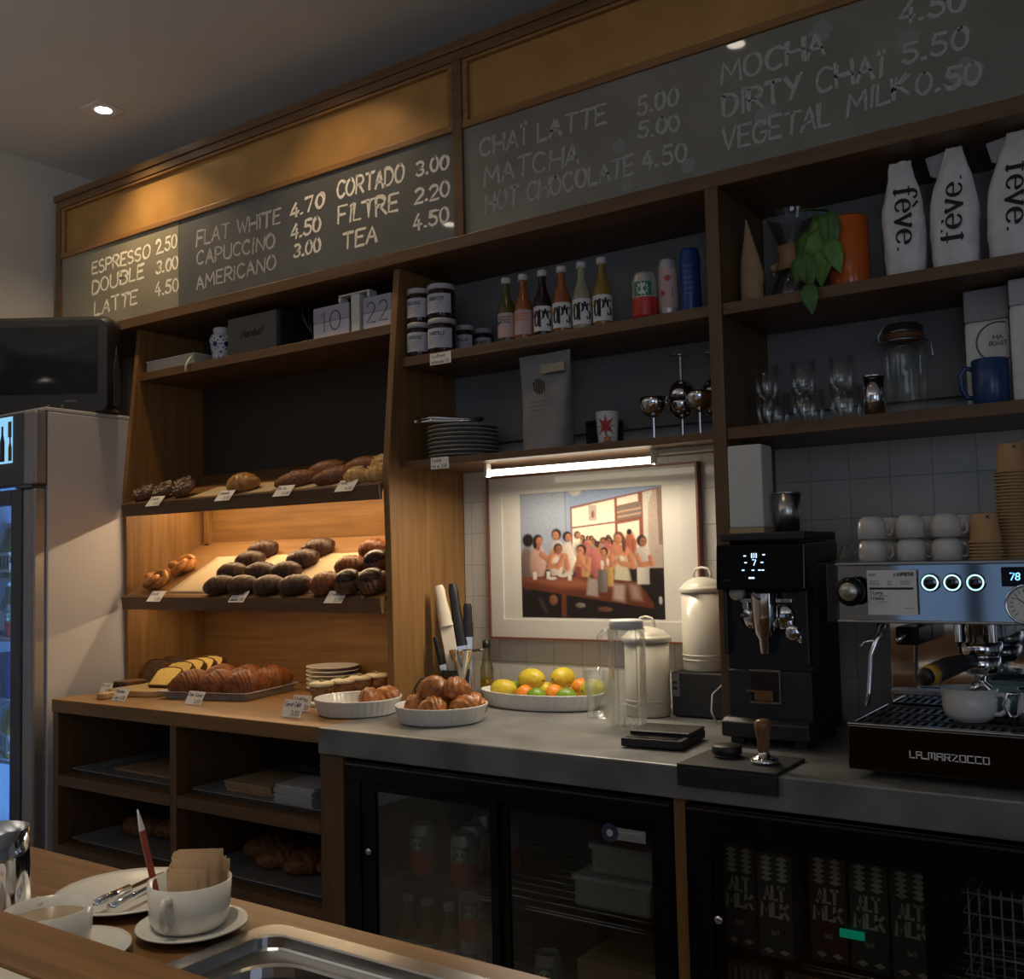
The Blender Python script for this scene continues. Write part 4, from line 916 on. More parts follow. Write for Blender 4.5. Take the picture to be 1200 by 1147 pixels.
# ---------------------------------------------------------------- right lower shelf
tglass = glass('tumbler_glass', (.985, .99, .99), 1.0, .06, .07, .5)
def tumbler(label, loc, h=.10, r=.030, m=None, grp='glasses on the lower right shelf'):
    t = thing('tumbler', label, 'glass', loc, 0, grp)
    MB().lathe([(0, .003), (r * .74, .003), (r * .80, 0), (r * .86, h * .35), (r * 1.0, h), (r * .965, h)], 24, fl=.012, nf=12).build('glass_body', m or tglass, t); return t
for k, (x, nm) in enumerate(((-.860, 'nearest the oak post'), (-.770, 'in the middle column'), (-.680, 'in the column beside the steel cup'))):
    tumbler('clear tumbler at the front of the shelf, ' + nm, (x, -.225, ZRL)); tumbler('clear tumbler stacked inside another, ' + nm, (x + .001, -.225, ZRL + .062), .098)
    tumbler('clear tumbler in the back row, ' + nm, (x - .01, -.125, ZRL), .105, .033)
o = thing('steel_cup', 'small polished steel cup between the tumblers and the clip jar', 'cup', (-.600, -.245, ZRL)); MB().lathe([(0, 0), (.022, 0), (.0255, .098), (.0245, .098), (.021, .003), (0, .003)], 28).build('cup_body', chrome, o); MB().lathe([(.0256, .0955), (.0268, .0985), (.0256, .0990)], 28).build('rim', chrome, o)
j = thing('clip_jar', 'big empty glass jar with a wire clip lid', 'jar', (-.555, -.14, ZRL))
MB().lathe([(0, .003), (.046, .003), (.050, .010), (.051, .165), (.046, .185), (.042, .192)], 36).build('jar_body', clear, j)
MB().lathe([(.042, .1925), (.046, .195), (.046, .203), (.043, .206)], 30).build('seal', mat('rubber_seal', (.17, .07, .03), .6), j)
MB().lathe([(.045, .2065), (.045, .222), (.038, .229), (0, .230)], 30).build('lid', glass('lid_glass', (.6, .62, .6), .9, .05, .08, .6), j)
mb = MB(); mb.tube([(.048 * math.cos(a), .048 * math.sin(a), .188) for a in [k * .5236 for k in range(12)]], .0022, 6, closed=True); mb.tube([(-.05, 0, .188), (-.058, 0, .205), (-.048, 0, .226), (-.03, 0, .233)], .002, 6); mb.tube([(.05, 0, .188), (.062, 0, .18), (.064, 0, .15), (.058, 0, .145)], .002, 6); mb.build('wire_clip', steel, j)
mg = thing('mug', 'dark blue mug standing before the bags at the right edge', 'mug', (-.352, -.272, ZRL))
MB().lathe([(0, 0), (.033, 0), (.036, .004), (.037, .098), (.035, .1), (.033, .098), (.032, .006), (0, .005)], 32).build('mug_body', mat('navy_glaze', (.020, .055, .16), .25), mg)
MB().tube([(-.034, -.004, .082), (-.048, -.006, .086), (-.058, -.008, .07), (-.056, -.008, .04), (-.046, -.006, .022), (-.034, -.004, .02)], .0055, 8).build('handle', mat('navy_glaze', (.02, .055, .16), .25), mg)
o = thing('roast_bag', 'grey topped coffee bag with ring emblem behind the blue mug', 'bag', (-.362, -.205, ZRL)); bb = MB().box(-.045, .045, -.022, .022, 0, .195).build('bag_body', white_bag, o, bev=.008); MB().box(-.0455, .0455, -.016, .016, .1955, .267).build('folded_top', mat('bag_flap', (.30, .30, .32), .5), bb, bev=.004)
mb = MB(); mp = lambda u, v: (.022 + u, -.0227, .145 + v); write(mb, 'HA', lambda u, v: mp(u, .006 + v), .009, .002, .018, center=True); write(mb, 'ROAST', lambda u, v: mp(u, -.008 + v), .009, .002, .034, center=True); vs, fs = ribbon([(.043 * math.cos(k * .2), .043 * math.sin(k * .2)) for k in range(6, 27)], .004); mb.add([mp(a, b) for a, b in vs], fs); mb.build('emblem', mat('faint_ink', (.12, .12, .12), .7), bb)
o = thing('roast_bag', 'white coffee bag cut off by the right edge, beside the blue mug', 'bag', (-.258, -.262, ZRL)); bb = MB().box(-.05, .05, -.03, .03, 0, .205).build('bag_body', white_bag, o, bev=.008); MB().box(-.0505, .0505, -.022, .022, .2055, .262).build('folded_top', mat('bag_flap_light', (.42, .42, .44), .5), bb, bev=.004)
mb = MB(); mp = lambda u, v: (.03 + u, -.0307, .145 + v); vs, fs = ribbon([(.04 * math.cos(k * .2), .04 * math.sin(k * .2)) for k in range(0, 32)], .004); mb.add([mp(a, b) for a, b in vs], fs); mb.build('emblem', mat('faint_ink', (.12, .12, .12), .7), bb)
# ---------------------------------------------------------------- pastries
def ridge_roll(seed, L_, r, ridges, bend=0.0, skew=.5, amp=.13, flat=.72, pw=.55, m=18, per=5):
    q = random.Random(seed); N = ridges * per; rs = []; ph = [q.uniform(-.12, .12) for _ in range(ridges + 3)]
    for i in range(N + 1):
        t = i / N; env = max(.10, math.sin(math.pi * (0.03 + .94 * t)) ** pw); ring = []
        for k in range(m):
            a = 2 * math.pi * k / m; u = t * ridges + skew * math.sin(a) * .5
            saw = (u % 1.0); am = 1 + amp * (1 - saw if saw > .15 else saw / .15 * .85) + ph[int(u) % len(ph)] * .35
            rr_ = r * env * am
            x = (t - .5) * L_ + .05 * L_ * math.sin(a * 2 + seed) * .3; y = rr_ * math.cos(a) + bend * (4 * (t - .5) ** 2 - .5); z = rr_ * flat * math.sin(a)
            ring.append((x, y, max(z, -r * flat * .62) + r * flat * .62))
        rs.append(ring)
    return MB().rings(rs)
def tilted(o, x, y, Sf, tilt, rz, dz=.0032):
    o.location = (x, y, Sf(y) + dz)
    o.rotation_euler = (Matrix.Rotation(R(tilt), 3, 'X') @ Matrix.Rotation(R(rz), 3, 'Z')).to_euler()
    return o
def first(seq, i): return seq[i]
# shelf 1: cookies
chip = mat('pale_chip', (.50, .36, .24), .6); ckm = mat('cookie_dough', (.20, .10, .045), .7, 0, .3, 80, .5); cktop = mat('cookie_choc', (.050, .022, .013), .4)
def cookie(label, seed):
    q = random.Random(seed); r = .044
    mb = MB(); mb.mat(0); mb.lathe([(0, 0), (r * .9, 0), (r, .010), (r * .97, .020)], 30, fl=.02, nf=7)
    mb.mat(1); mb.lathe([(r * .97, .020), (r * .86, .0255), (0, .027)], 30, fl=.02, nf=7)
    mb.mat(2)
    for k in range(46):
        a, d = q.uniform(0, 6.28), r * .9 * math.sqrt(q.random()); s = q.uniform(.0022, .0042)
        mb.xf(T(d * math.cos(a), d * math.sin(a), .0245, q.uniform(0, 90), q.uniform(-25, 25))).box(-s, s, -s * .7, s * .7, -.001, .004)
    mb.xf(None)
    return tag(mb.build('chocolate_cookie', [ckm, cktop, chip]), label, 'cookie', 'cookies on the upper pastry shelf')
for k, (x, y, rz, ex, lab) in enumerate(((-3.165, -.335, 20, 16, 'leftmost chocolate chip cookie propped on the upper pastry shelf'), (-3.06, -.328, 10, 20, 'middle chocolate chip cookie of the front three on the upper shelf'), (-2.945, -.330, 0, 22, 'right chocolate chip cookie of the front three, next to its card'), (-3.085, -.225, 30, 10, 'chocolate chip cookie lying behind the front three'))):
    o = cookie(lab, 40 + k); tilted(o, x, y, S1, 19.3 + ex, rz, .002 + .044 * math.sin(R(ex)))
alm = ridge_roll(3, .125, .043, 6, .006, 1.1, .16, .8).build('almond_pastry', mat('almond_crust', (.42, .20, .055), .42, 0, .4, 50, .5)); tag(alm, 'golden folded pastry alone in the middle of the upper shelf', 'pastry'); tilted(alm, -2.645, -.322, S1, 19.3, 12)
dus = mat('dusted_crust', (.23, .085, .035), .5, 0, .5, 120, .6)
for k, (x, y, rz, lab) in enumerate(((-2.390, -.318, 35, 'dusted brown roll at the front of the upper shelf, left of the pair'), (-2.365, -.205, 30, 'dusted brown roll behind the left front roll'), (-2.225, -.315, 35, 'dusted brown roll at the front of the upper shelf beside the cheese pastries'), (-2.20, -.205, 30, 'dusted brown roll behind, against the cheese pastries'))):
    o = ridge_roll(60 + k, .150, .037, 7, 0, .8, .07, .78).build('brown_roll', dus); tag(o, lab, 'pastry', 'brown rolls on the upper shelf'); tilted(o, x, y, S1, 19.3, rz)
topm = mat('cheese_topping', (.62, .56, .36), .5, 0, .3, 60)
for k, (x, y, dz, lab) in enumerate(((-2.112, -.338, 0, 'pale cheese pastry at the front behind its card'), (-2.085, -.245, .010, 'pale cheese pastry behind the front one'), (-2.035, -.330, 0, 'pale cheese pastry in the front right corner of the upper shelf'), (-2.035, -.235, .014, 'pale cheese pastry in the back right corner of the upper shelf'))):
    o = ridge_roll(80 + k, .092, .036, 5, .005, .9, .14, .8).build('cheese_pastry', palecrust); tag(o, lab, 'pastry', 'cheese pastries on the upper shelf'); tilted(o, x, y, S1, 19.3, 15 * k - 10, .001 + dz)
    mb = MB(); q = random.Random(k)
    for i in range(9): mb.ball((q.uniform(-.022, .022), q.uniform(-.014, .014), .044), .0065, 8, 5, 1, 1, .6)
    mb.build('topping', topm, o)
choc2 = mat('glazed_dough', (.105, .040, .018), .4, 0, .4, 60, .5)
for x0, x1, y0, y1, lb in ((-2.88, -2.475, -.362, -.24, 'baking paper under the single golden pastry on the upper shelf'), (-2.46, -2.0, -.362, -.19, 'baking paper under the brown rolls on the upper shelf')):
    o = MB().add([(x0, y0, S1(y0) + .0012), (x1, y0, S1(y0) + .0012), (x1, y1, S1(y1) + .0012), (x0, y1, S1(y1) + .0012)], [(0, 1, 2, 3)]).build('baking_paper', mat('parchment', (.62, .47, .29), .75)); tag(o, lb, 'paper'); o.modifiers.new('thick', 'SOLIDIFY').thickness = .0005
# shelf 2: parchment, knots, chocolate rolls, croissants
pm = MB(); nx_, ny_ = 24, 14
pv = [(-3.02 + .92 * i / nx_, -.355 + .225 * j / ny_, 0) for j in range(ny_ + 1) for i in range(nx_ + 1)]
pv = [(x, y, S2(y) + .0016 + .0009 * math.sin(x * 31) * math.cos(y * 23)) for x, y, _ in pv]
pm.add(pv, [(j*(nx_+1)+i, j*(nx_+1)+i+1, (j+1)*(nx_+1)+i+1, (j+1)*(nx_+1)+i) for j in range(ny_) for i in range(nx_)], True)
o = pm.build('baking_paper', mat('parchment', (.62, .47, .29), .75)); tag(o, 'sheet of baking paper under the chocolate rolls on the middle shelf', 'paper'); o.modifiers.new('thick', 'SOLIDIFY').thickness = .0005
kn = mat('knot_crust', (.44, .185, .045), .28, 0, .45, 45, .5)
for k, (x, y, lab) in enumerate(((-3.115, -.315, 'golden knotted bun at the front left corner of the middle shelf'), (-3.085, -.225, 'golden knotted bun behind the corner one on the middle shelf'))):
    mb = MB(); N = 90; pts = []
    for i in range(N):
        a = 2 * math.pi * i / N; rr_ = .026 + .011 * math.cos(3 * a); pts.append((rr_ * math.cos(2 * a) * 1.15, rr_ * math.sin(2 * a), .027 + .011 * math.sin(3 * a)))
    mb.tube(pts, .0145, 9, closed=True); mb.ball((0, 0, .022), .026, 12, 8, 1, 1, .8)
    o = tag(mb.build('knotted_bun', kn), lab, 'bun', 'knotted buns on the middle shelf'); tilted(o, x, y, S2, 28.8, 40 * k + 10)
rows = [(-.346, (-2.735, -2.62, -2.495, -2.375), 'front row'), (-.268, (-2.765, -2.625, -2.50), 'second row'), (-.196, (-2.755, -2.495), 'third row'), (-.128, (-2.765, -2.49), 'back row')]
pos4 = {4: ('leftmost', 'second from left', 'third from left', 'rightmost'), 3: ('left', 'middle', 'right'), 2: ('left', 'right')}
dk = [ridge_roll(100 + i, .118, .040, 6, .004, 1.3, .085, .80, .42) for i in range(3)]
dk_m = None; protos = []
n_ = 0
for y, xs, rn in rows:
    for i, x in enumerate(xs):
        lab = 'dark chocolate roll in the %s of the middle shelf, %s' % (rn, pos4[len(xs)][i])
        if n_ < 3: o = tag(dk[n_].build('chocolate_roll', choc), lab, 'pastry', 'chocolate rolls on the middle shelf'); protos.append(o)
        else: o = dup(protos[n_ % 3], (0, 0, 0), None, lab)
        tilted(o, x, y, S2, 28.8, 12 + rnd.uniform(-14, 14)); n_ += 1
for k, (x, y, rz, lab) in enumerate(((-2.245, -.342, 25, 'golden croissant at the front of the middle shelf, left of the glazed ones'), (-2.225, -.252, 20, 'golden croissant in the middle of the right hand group'), (-2.215, -.155, 10, 'golden croissant at the back of the right hand group'))):
    o = tag(ridge_roll(120 + k, .105, .042, 7, .012, .5, .13, .85).build('croissant', crust_d), lab, 'croissant', 'croissants on the middle shelf'); tilted(o, x, y, S2, 28.8, rz)
for k, (x, y, rz, lab) in enumerate(((-2.140, -.342, 20, 'chocolate glazed croissant at the front, left of two'), (-2.120, -.235, 20, 'chocolate glazed croissant behind the front pair'), (-2.048, -.338, 15, 'chocolate glazed croissant in the front right corner'), (-2.048, -.185, 15, 'chocolate glazed croissant at the back right by the upright'))):
    o = tag(ridge_roll(130 + k, .105, .042, 7, .012, .5, .13, .9).build('glazed_croissant', choc2), lab, 'croissant', 'glazed croissants on the middle shelf'); tilted(o, x, y, S2, 28.8, rz)
    MB().xf(T(0, -.004, .032, rx=-8)).ball((0, 0, .012), .050, 20, 10, .82, .80, .52).build('chocolate_glaze', mat('dull_glaze', (.035, .014, .009), .30, spec=.35), o)
# cards on the lips
for x, z, w in ((-3.035, 1.553, ('Cookie', '3.50')), (-2.665, 1.553, ('Amande', '3.50')), (-2.385, 1.553, ('Babka', '4.00')), (-2.115, 1.553, ('Feta', '4.00')), (-3.03, 1.219, ('Roulé', '3.50')), (-2.60, 1.219, ('Pain au', 'chocolat 3.00')), (-2.165, 1.219, ('Croissant', '2.20'))):
    lab = {-3.035: 'white price card in front of the chip cookies', -2.665: 'white price card in front of the single golden pastry', -2.385: 'white price card in front of the brown rolls', -2.115: 'white price card in front of the cheese pastries', -3.03: 'price card in front of the knotted buns', -2.60: 'price card in front of the dark chocolate rolls', -2.165: 'price card in front of the croissants'}[x]
    card(lab, (x, -.4035, z - .012), .074, .046, 40, 0, words=w)

# ---------------------------------------------------------------- counter display
ZW = .9004
bd = thing('cutting_board', 'pale wooden cutting board with handle under the loaf cakes', 'board', (-2.985, -.345, ZW), 10)
poly = [(-.085, -.20), (-.02, -.205), (.09, -.20), (.095, -.19), (.095, .19), (.085, .20), (-.10, .20), (-.12, .185), (-.12, -.185)]
MB().prism(poly, 0, .020).build('board', boardX, bd, bev=.003)
MB().prism([(-.075, -.2055), (-.075, -.275), (-.068, -.285), (-.042, -.285), (-.035, -.275), (-.035, -.2055)], .001, .019).build('handle', boardX, bd, bev=.003)
br_ = thing('brownie', 'thick dark brownie slab with a lighter top at the counter corner', 'cake', (-3.122, -.43, ZW), 4)
MB().box(-.036, .036, -.045, .045, 0, .028).build('brownie_body', choc, br_, bev=.004); MB().box(-.034, .034, -.043, .043, .0282, .033).build('brownie_top', mat('brownie_top', (.16, .085, .045), .5), br_, bev=.001)
darkloaf = mat('dark_loaf', (.085, .045, .022), .7, 0, .4, 60, .6); lcrust = mat('loaf_crust', (.13, .055, .018), .5)
def slice_(name, label, x, y, lean, mc, mcr, group, w=.088, h=.078, th=.022, z0=.0206):
    t = thing(name, label, 'cake', (x, y, ZW + z0), 12, group); t.rotation_euler = (R(lean), 0, R(12))
    p = [(-w*.40, 0), (w*.40, 0), (w*.5, h*.78), (w*.42, h*.93), (w*.15, h), (-w*.15, h*.99), (-w*.42, h*.92), (-w*.5, h*.78)]
    MB().prism(p, -th/2, th/2, 'XZ').build('crumb', mc, t, bev=.002)
    mb = MB(); p2 = [(a * 1.04, b * 1.03 + (-.002 if b == 0 else .001)) for a, b in p]; n = len(p); vs = [(a, -th/2 - .0003, b) for a, b in p2] + [(a, th/2 + .0003, b) for a, b in p2] + [(a * .965, -th/2 - .0003, b * .965 + .001) for a, b in p2] + [(a * .965, th/2 + .0003, b * .965 + .001) for a, b in p2]
    fs = []
    for i in range(n):
        j = (i + 1) % n; fs += [(i, j, n + j, n + i), (i, 2*n + i, 2*n + j, j), (n + i, n + j, 3*n + j, 3*n + i)]
    mb.add(vs, fs); mb.build('crust', mcr, t); return t
for k, (x, y, ln) in enumerate(((-2.925, -.455, 55), (-2.945, -.385, 42), (-2.955, -.325, 38), (-2.965, -.27, 36), (-2.975, -.22, 34))):
    slice_('lemon_cake_slice', 'yellow lemon loaf slice on the board, ' + ('frontmost, lying back', 'second from the front', 'third from the front', 'fourth from the front', 'furthest back')[k], x, y, -ln, crumb, lcrust, 'lemon loaf slices', .098, .088, .026)
for k, (x, y, ln) in enumerate(((-3.156, -.320, 30), (-3.158, -.240, 24))):
    slice_('dark_cake_slice', 'dark loaf slice behind the brownie, ' + ('front one', 'back one')[k] + ' of the two', x, y, -ln, darkloaf, lcrust, 'dark loaf slices', .088, .092, .03, .0035)
tr = thing('baking_tray', 'grey metal baking tray full of large croissants on the counter', 'tray', (-2.695, -.345, ZW), 14)
def tray_mesh(w, d, h, th=.0025, r=.02):
    mb = MB()
    def ring(w_, d_, z): return [(x, y, z) for (x, _, y) in [(p[0], 0, p[2] - d_/2) for p in rr(w_, d_, 0, 0, 0, 5, r)]]
    rs = [ring(w - .02, d - .02, 0), ring(w, d, h), ring(w + .014, d + .014, h + .001), ring(w + .014, d + .014, h - .002), ring(w - .002, d - .002, h - .002), ring(w - .024, d - .024, th)]
    return mb.rings(rs, True, True)
tray_mesh(.335, .30, .024).build('tray_body', alu, tr)
cz = Matrix.Translation(tr.location) @ Matrix.Rotation(R(14), 4, 'Z')
for k, (lx, ly, rz, dz, lab) in enumerate(((-.105, -.065, 62, 0, 'front left of the tray'), (.005, -.062, 70, 0, 'front middle of the tray'), (.104, -.055, 50, 0, 'front right of the tray'), (-.100, .085, 75, 0, 'back left of the tray'), (.004, .085, 66, 0, 'back middle of the tray'), (.106, .080, 55, 0, 'back right of the tray'))):
    o = tag(ridge_roll(150 + k, .150, .050, 13, .010, .9, .085, 1.0, .62, 20, 4).build('large_croissant', crust_d), 'large dark golden croissant on the baking tray, ' + lab, 'croissant', 'large croissants on the tray')
    o.location = cz @ Vector((lx, ly, .0045)); o.rotation_euler = (0, 0, R(rz + 14))
pw = mat('side_plate', (.82, .79, .72), .22)
pp = None; po = ['bottom', 'second from bottom', 'third from bottom', 'third from top', 'second from top', 'top']
for k in range(6):
    lab = 'white side plate in the counter stack, ' + po[k] + (' one' if k in (0, 5) else '')
    if pp is None: pp = tag(plate_mesh(MB(), .090, .012).build('side_plate', pw), lab, 'plate', 'side plates on the counter'); pp.location = (-2.452, -.113, ZW)
    else: dup(pp, (-2.452, -.113, ZW + .0137 * k), None, lab)
sb = thing('serving_board', 'white serving board under the iced carrot cakes', 'board', (-2.235, -.27, ZW), 3); MB().box(-.052, .052, -.18, .16, 0, .012).build('board', wl, sb, bev=.004)
ck = mat('carrot_cake', (.24, .115, .045), .75, 0, .4, 80, .6)
for k, (x, y, lab) in enumerate(((-2.232, -.385, 'front of the row'), (-2.226, -.300, 'second in the row'), (-2.232, -.215, 'third in the row'), (-2.226, -.145, 'at the back of the row'))):
    t = thing('carrot_cake', 'small iced carrot cake on the white board, ' + lab, 'cake', (x, y, ZW + .0123), rnd.uniform(-8, 8), 'carrot cakes')
    MB().lathe([(0, 0), (.033, 0), (.036, .042), (0, .042)], 20, fl=.03, nf=5).build('cake_body', ck, t)
    ic = MB().lathe([(0, .0425), (.037, .0425), (.039, .047), (.034, .054), (0, .056)], 22, fl=.04, nf=6).build('icing', icing, t)
    MB().ball((0, 0, .058), .008, 10, 6, 1, 1, .5).build('nut', mat('nut_green', (.30, .28, .06), .6), ic)
def flan(label, loc, rx_, ry_, rz=0, group='fluted white dishes'):
    t = thing('fluted_dish', label, 'dish', loc, rz, group)
    k = ry_ / rx_; r = rx_
    MB().lathe([(0, 0), (r * .86, 0), (r * .89, .003)], 96, sy=k).build('dish_base', white, t)
    MB().lathe([(r * .89, .003), (r * .985, .041), (r * 1.0, .0455), (r * .985, .0465), (r * .965, .042), (r * .87, .006), (0, .005)], 120, sy=k, fl=.012, nf=40).build('fluted_wall', white, t)
    return t
flan('fluted white round dish holding two buns, left of the full dish', (-2.005, -.468, ZW), .124, .124)
flan('fluted white round dish heaped with golden buns', (-1.700, -.472, ZW), .124, .124, group=None)
flan('long fluted white dish of citrus fruit below the picture', (-1.600, -.135, ZW), .200, .112, group=None)
bunm = mat('glazed_bun', (.33, .12, .032), .34, 0, .55, 70, .8)
def bun(label, loc, seed, rz, r=.042, group='golden buns in the dishes'):
    q = random.Random(seed)
    o = tag(ridge_roll(seed, .080, .036, 5, .014, 1.5, .19, 1.0, .60, 18, 6).build('golden_bun', bunm), label, 'bun', group)
    o.location = loc; o.rotation_euler = (R(q.uniform(-14, 14)), R(q.uniform(-14, 14)), R(rz)); return o
bun('golden bun in the half empty dish, the front of two', (-1.968, -.462, ZW + .012), 1, 20); bun('golden bun in the half empty dish, the back of two', (-1.972, -.395, ZW + .012), 2, 80)
B2 = [(-1.765, -.505, 0, 'front left'), (-1.680, -.540, 0, 'front middle'), (-1.618, -.470, 0, 'front right'), (-1.700, -.455, .004, 'centre'), (-1.780, -.420, 0, 'left side'), (-1.640, -.395, 0, 'right side at the back'), (-1.715, -.375, 0, 'back middle'), (-1.722, -.468, .046, 'on top to the left'), (-1.660, -.452, .044, 'on top to the right')]
for k, (x, y, dz, lab) in enumerate(B2): bun('golden bun in the full round dish, ' + lab, (-1.70 + (x + 1.70) * .84, -.472 + (y + .472) * .84, ZW + .012 + dz), 10 + k, 47 * k, .042)
lem = mat('lemon_skin', (.62, .48, .035), .4, 0, .12, 60, .3); lim = mat('lime_skin', (.16, .28, .02), .4, 0, .3, 60, .3); ora = mat('orange_skin', (.80, .25, .02), .42, 0, .12, 80, .3); yg = mat('green_lemon_skin', (.50, .46, .04), .4, 0, .2, 40, .3)
def fruit(name, cat, label, loc, m, r, rz, long=1.3, nip=True):
    r = r * .88; loc = (loc[0], loc[1], loc[2] - .006 if loc[2] > ZW + .055 else loc[2])
    pr = []
    for j in range(13):
        t = j / 12; a = math.pi * t; rad_ = r * math.sin(a) ** (.85 if nip else 1); z = -math.cos(a) * r * long
        if nip and t > .9: rad_ = max(rad_ * .8, 0)
        pr.append((rad_, z))
    if nip: pr[-1] = (0, r * long * 1.10); pr[-2] = (r * .16, r * long * 1.03)
    mb = MB().xf(Matrix.Rotation(R(90), 4, 'Y')); mb.lathe(pr, 18); o = tag(mb.build(name, m), label, cat, 'citrus fruit in the long dish'); o.location = loc; o.rotation_euler = (0, 0, R(rz))
    MB().xf(Matrix.Rotation(R(90), 4, 'Y')).lathe([(0, -r * long * 1.03), (r * .12, -r * long * 1.0), (r * .16, -r * long * .97)], 8).build('stem_end', mat('stem_brown', (.12, .09, .03), .7), o); return o
fruit('lemon', 'lemon', 'yellow lemon at the left end of the fruit dish', (-1.715, -.160, ZW + .045), lem, .034, 20)
fruit('lime', 'lime', 'green lime half hidden behind the leftmost lemon', (-1.722, -.095, ZW + .038), lim, .030, 120, 1.1)
fruit('lemon', 'lemon', 'large yellow lemon with a dark spot, on top left of centre', (-1.650, -.105, ZW + .076), lem, .038, 170, 1.35)
fruit('orange', 'orange', 'small orange at the front behind the green lime', (-1.636, -.165, ZW + .037), ora, .029, 0, 1.0, False)
fruit('lime', 'lime', 'bright green lime at the front centre of the dish', (-1.580, -.190, ZW + .036), lim, .028, 10, 1.15)
fruit('orange', 'orange', 'orange at the front right of the bright lime', (-1.545, -.150, ZW + .040), ora, .031, 0, 1.0, False)
fruit('lemon', 'lemon', 'tall yellow lemon standing at the back centre', (-1.555, -.085, ZW + .082), lem, .037, 70, 1.15)
fruit('orange', 'orange', 'orange half hidden behind the tall lemon on the right', (-1.490, -.095, ZW + .060), ora, .031, 0, 1.0, False)
fruit('lime', 'lime', 'pale green lime at the front right of the dish', (-1.492, -.170, ZW + .037), lim, .029, 30, 1.15)
fruit('lemon', 'lemon', 'greenish lemon at the right end beside the glass', (-1.440, -.110, ZW + .052), yg, .036, 60, 1.2)
fruit('lemon', 'lemon', 'yellow lemon under the others in the middle of the dish', (-1.610, -.095, ZW + .038), lem, .031, 10, 1.2)
# cards on the counter
card('small price card left of the board handle, by the brownie', (-3.135, -.520, ZW), .058, .034, 25, 0, words=('Brownie', '4.00'))
card('price card leaning before the cutting board', (-2.905, -.625, ZW), .070, .044, 30, 0, words=('Banana', 'Cake 4.00'))
card('price card leaning on the front of the baking tray', (-2.600, -.575, ZW), .075, .044, 30, 0, words=('Pain Suisse', '3.50'))
card('price card standing behind another beside the half empty dish', (-2.185, -.520, ZW), .072, .046, 16, 0, words=('Moelleux', '4.50'))
card('price card in front of the half empty dish, nearest the counter edge', (-2.125, -.615, ZW), .075, .050, 22, 0, words=('Carrot Cake', '3.50'))
# ---------------------------------------------------------------- knives, oil, picture, canisters
kc = thing('knife_holder', 'black tub of kitchen knives standing against the oak upright', 'holder', (-1.868, -.19, ZW))
MB().lathe([(0, 0), (.040, 0), (.043, .100), (.039, .100), (.036, .004), (0, .004)], 30).build('tub', black, kc)
def knife(label, base, top, hl, hr, hm, bm, bw, grp='knives in the black tub'):
    base, top = Vector(base), Vector(top); d = (top - base); L_ = d.length
    t = thing('kitchen_knife', label, 'knife', base, 0, grp); z_ = d.normalized(); x_ = Vector((.826, .563, 0)); x_ = (x_ - z_ * x_.dot(z_)).normalized(); y_ = z_.cross(x_)
    t.rotation_euler = Matrix((x_, y_, z_)).transposed().to_euler()
    mb = MB(); rs = []
    for i in range(9):
        u = i / 8; z = L_ - hl + hl * u; w = hr * (1 + .22 * math.sin(u * 6) * (1 - u) + (.25 if i == 0 else 0)) * (1 if u < .95 else .7)
        rs.append([(w * math.cos(a), w * .62 * math.sin(a), z) for a in [k * .5236 for k in range(12)]])
    mb.rings(rs).build('handle', hm, t)
    MB().prism([(-bw * .5, .0), (bw * .35, 0), (bw * .5, (L_ - hl)), (-bw * .5, (L_ - hl))], -.0015, .0015, 'XZ').build('blade', bm, t, bev=.0005); return t
whp = mat('white_plastic', (.74, .66, .52), .35)
knife('white handled knife in a white blade guard', (-1.842, -.20, ZW + .012), (-1.915, -.205, 1.252), .125, .0175, whp, whp, .040)
knife('long black handled knife right behind the white one', (-1.828, -.178, ZW + .012), (-1.893, -.165, 1.256), .19, .0155, black, steel, .03)
knife('short black knife leaning left in the tub', (-1.872, -.205, ZW + .012), (-1.918, -.222, 1.098), .085, .009, black, steel, .02)
knife('black riveted knife leaning left between the others', (-1.866, -.180, ZW + .012), (-1.897, -.185, 1.085), .07, .009, black, steel, .02)
knife('black knife at the right of the white handled one', (-1.838, -.165, ZW + .012), (-1.848, -.150, 1.195), .10, .014, black, steel, .026)
so = thing('steel_scoop', 'steel scoop sticking out of the right of the knife tub', 'scoop', (-1.832, -.208, ZW + .075), 20)
MB().rings([[((.010 + .028 * u) * math.cos(a), (.008 + .020 * u) * math.sin(a), .085 * u) for a in [k * .45 for k in range(14)]] for u in (0, .3, .7, 1)], False).build('bowl', chrome, so)
MB().tube([(.036, 0, .083), (.058, 0, .085), (.070, 0, .084)], .004, 8).build('handle', darksteel, so)
ob = thing('oil_bottle', 'slim glass bottle of yellow oil behind the knife tub', 'bottle', (-1.835, -.075, ZW))
MB().lathe([(0, 0), (.019, 0), (.021, .004), (.021, .09), (.012, .125), (.010, .165)], 22).build('glass_body', glass('oil_glass', (.75, .72, .5), .9, .04, .06, .6), ob)
MB().lathe([(0, .0035), (.0185, .0035), (.0190, .06), (0, .06)], 20).build('oil', mat('oil_yellow', (.45, .28, .02), .15), ob); MB().lathe([(.0105, .155), (.012, .157), (.012, .178), (0, .179)], 16).build('cap', black, ob)
lo = thing('cable', 'thin black cable hanging down the oak upright by the knives', 'cable', (-1.95, -.28, ZW)); MB().tube([(.0, 0, .004), (-.001, .0, .05), (.004, .02, .075), (.03, .06, .082)], .0028, 6).build('cord', black, lo)

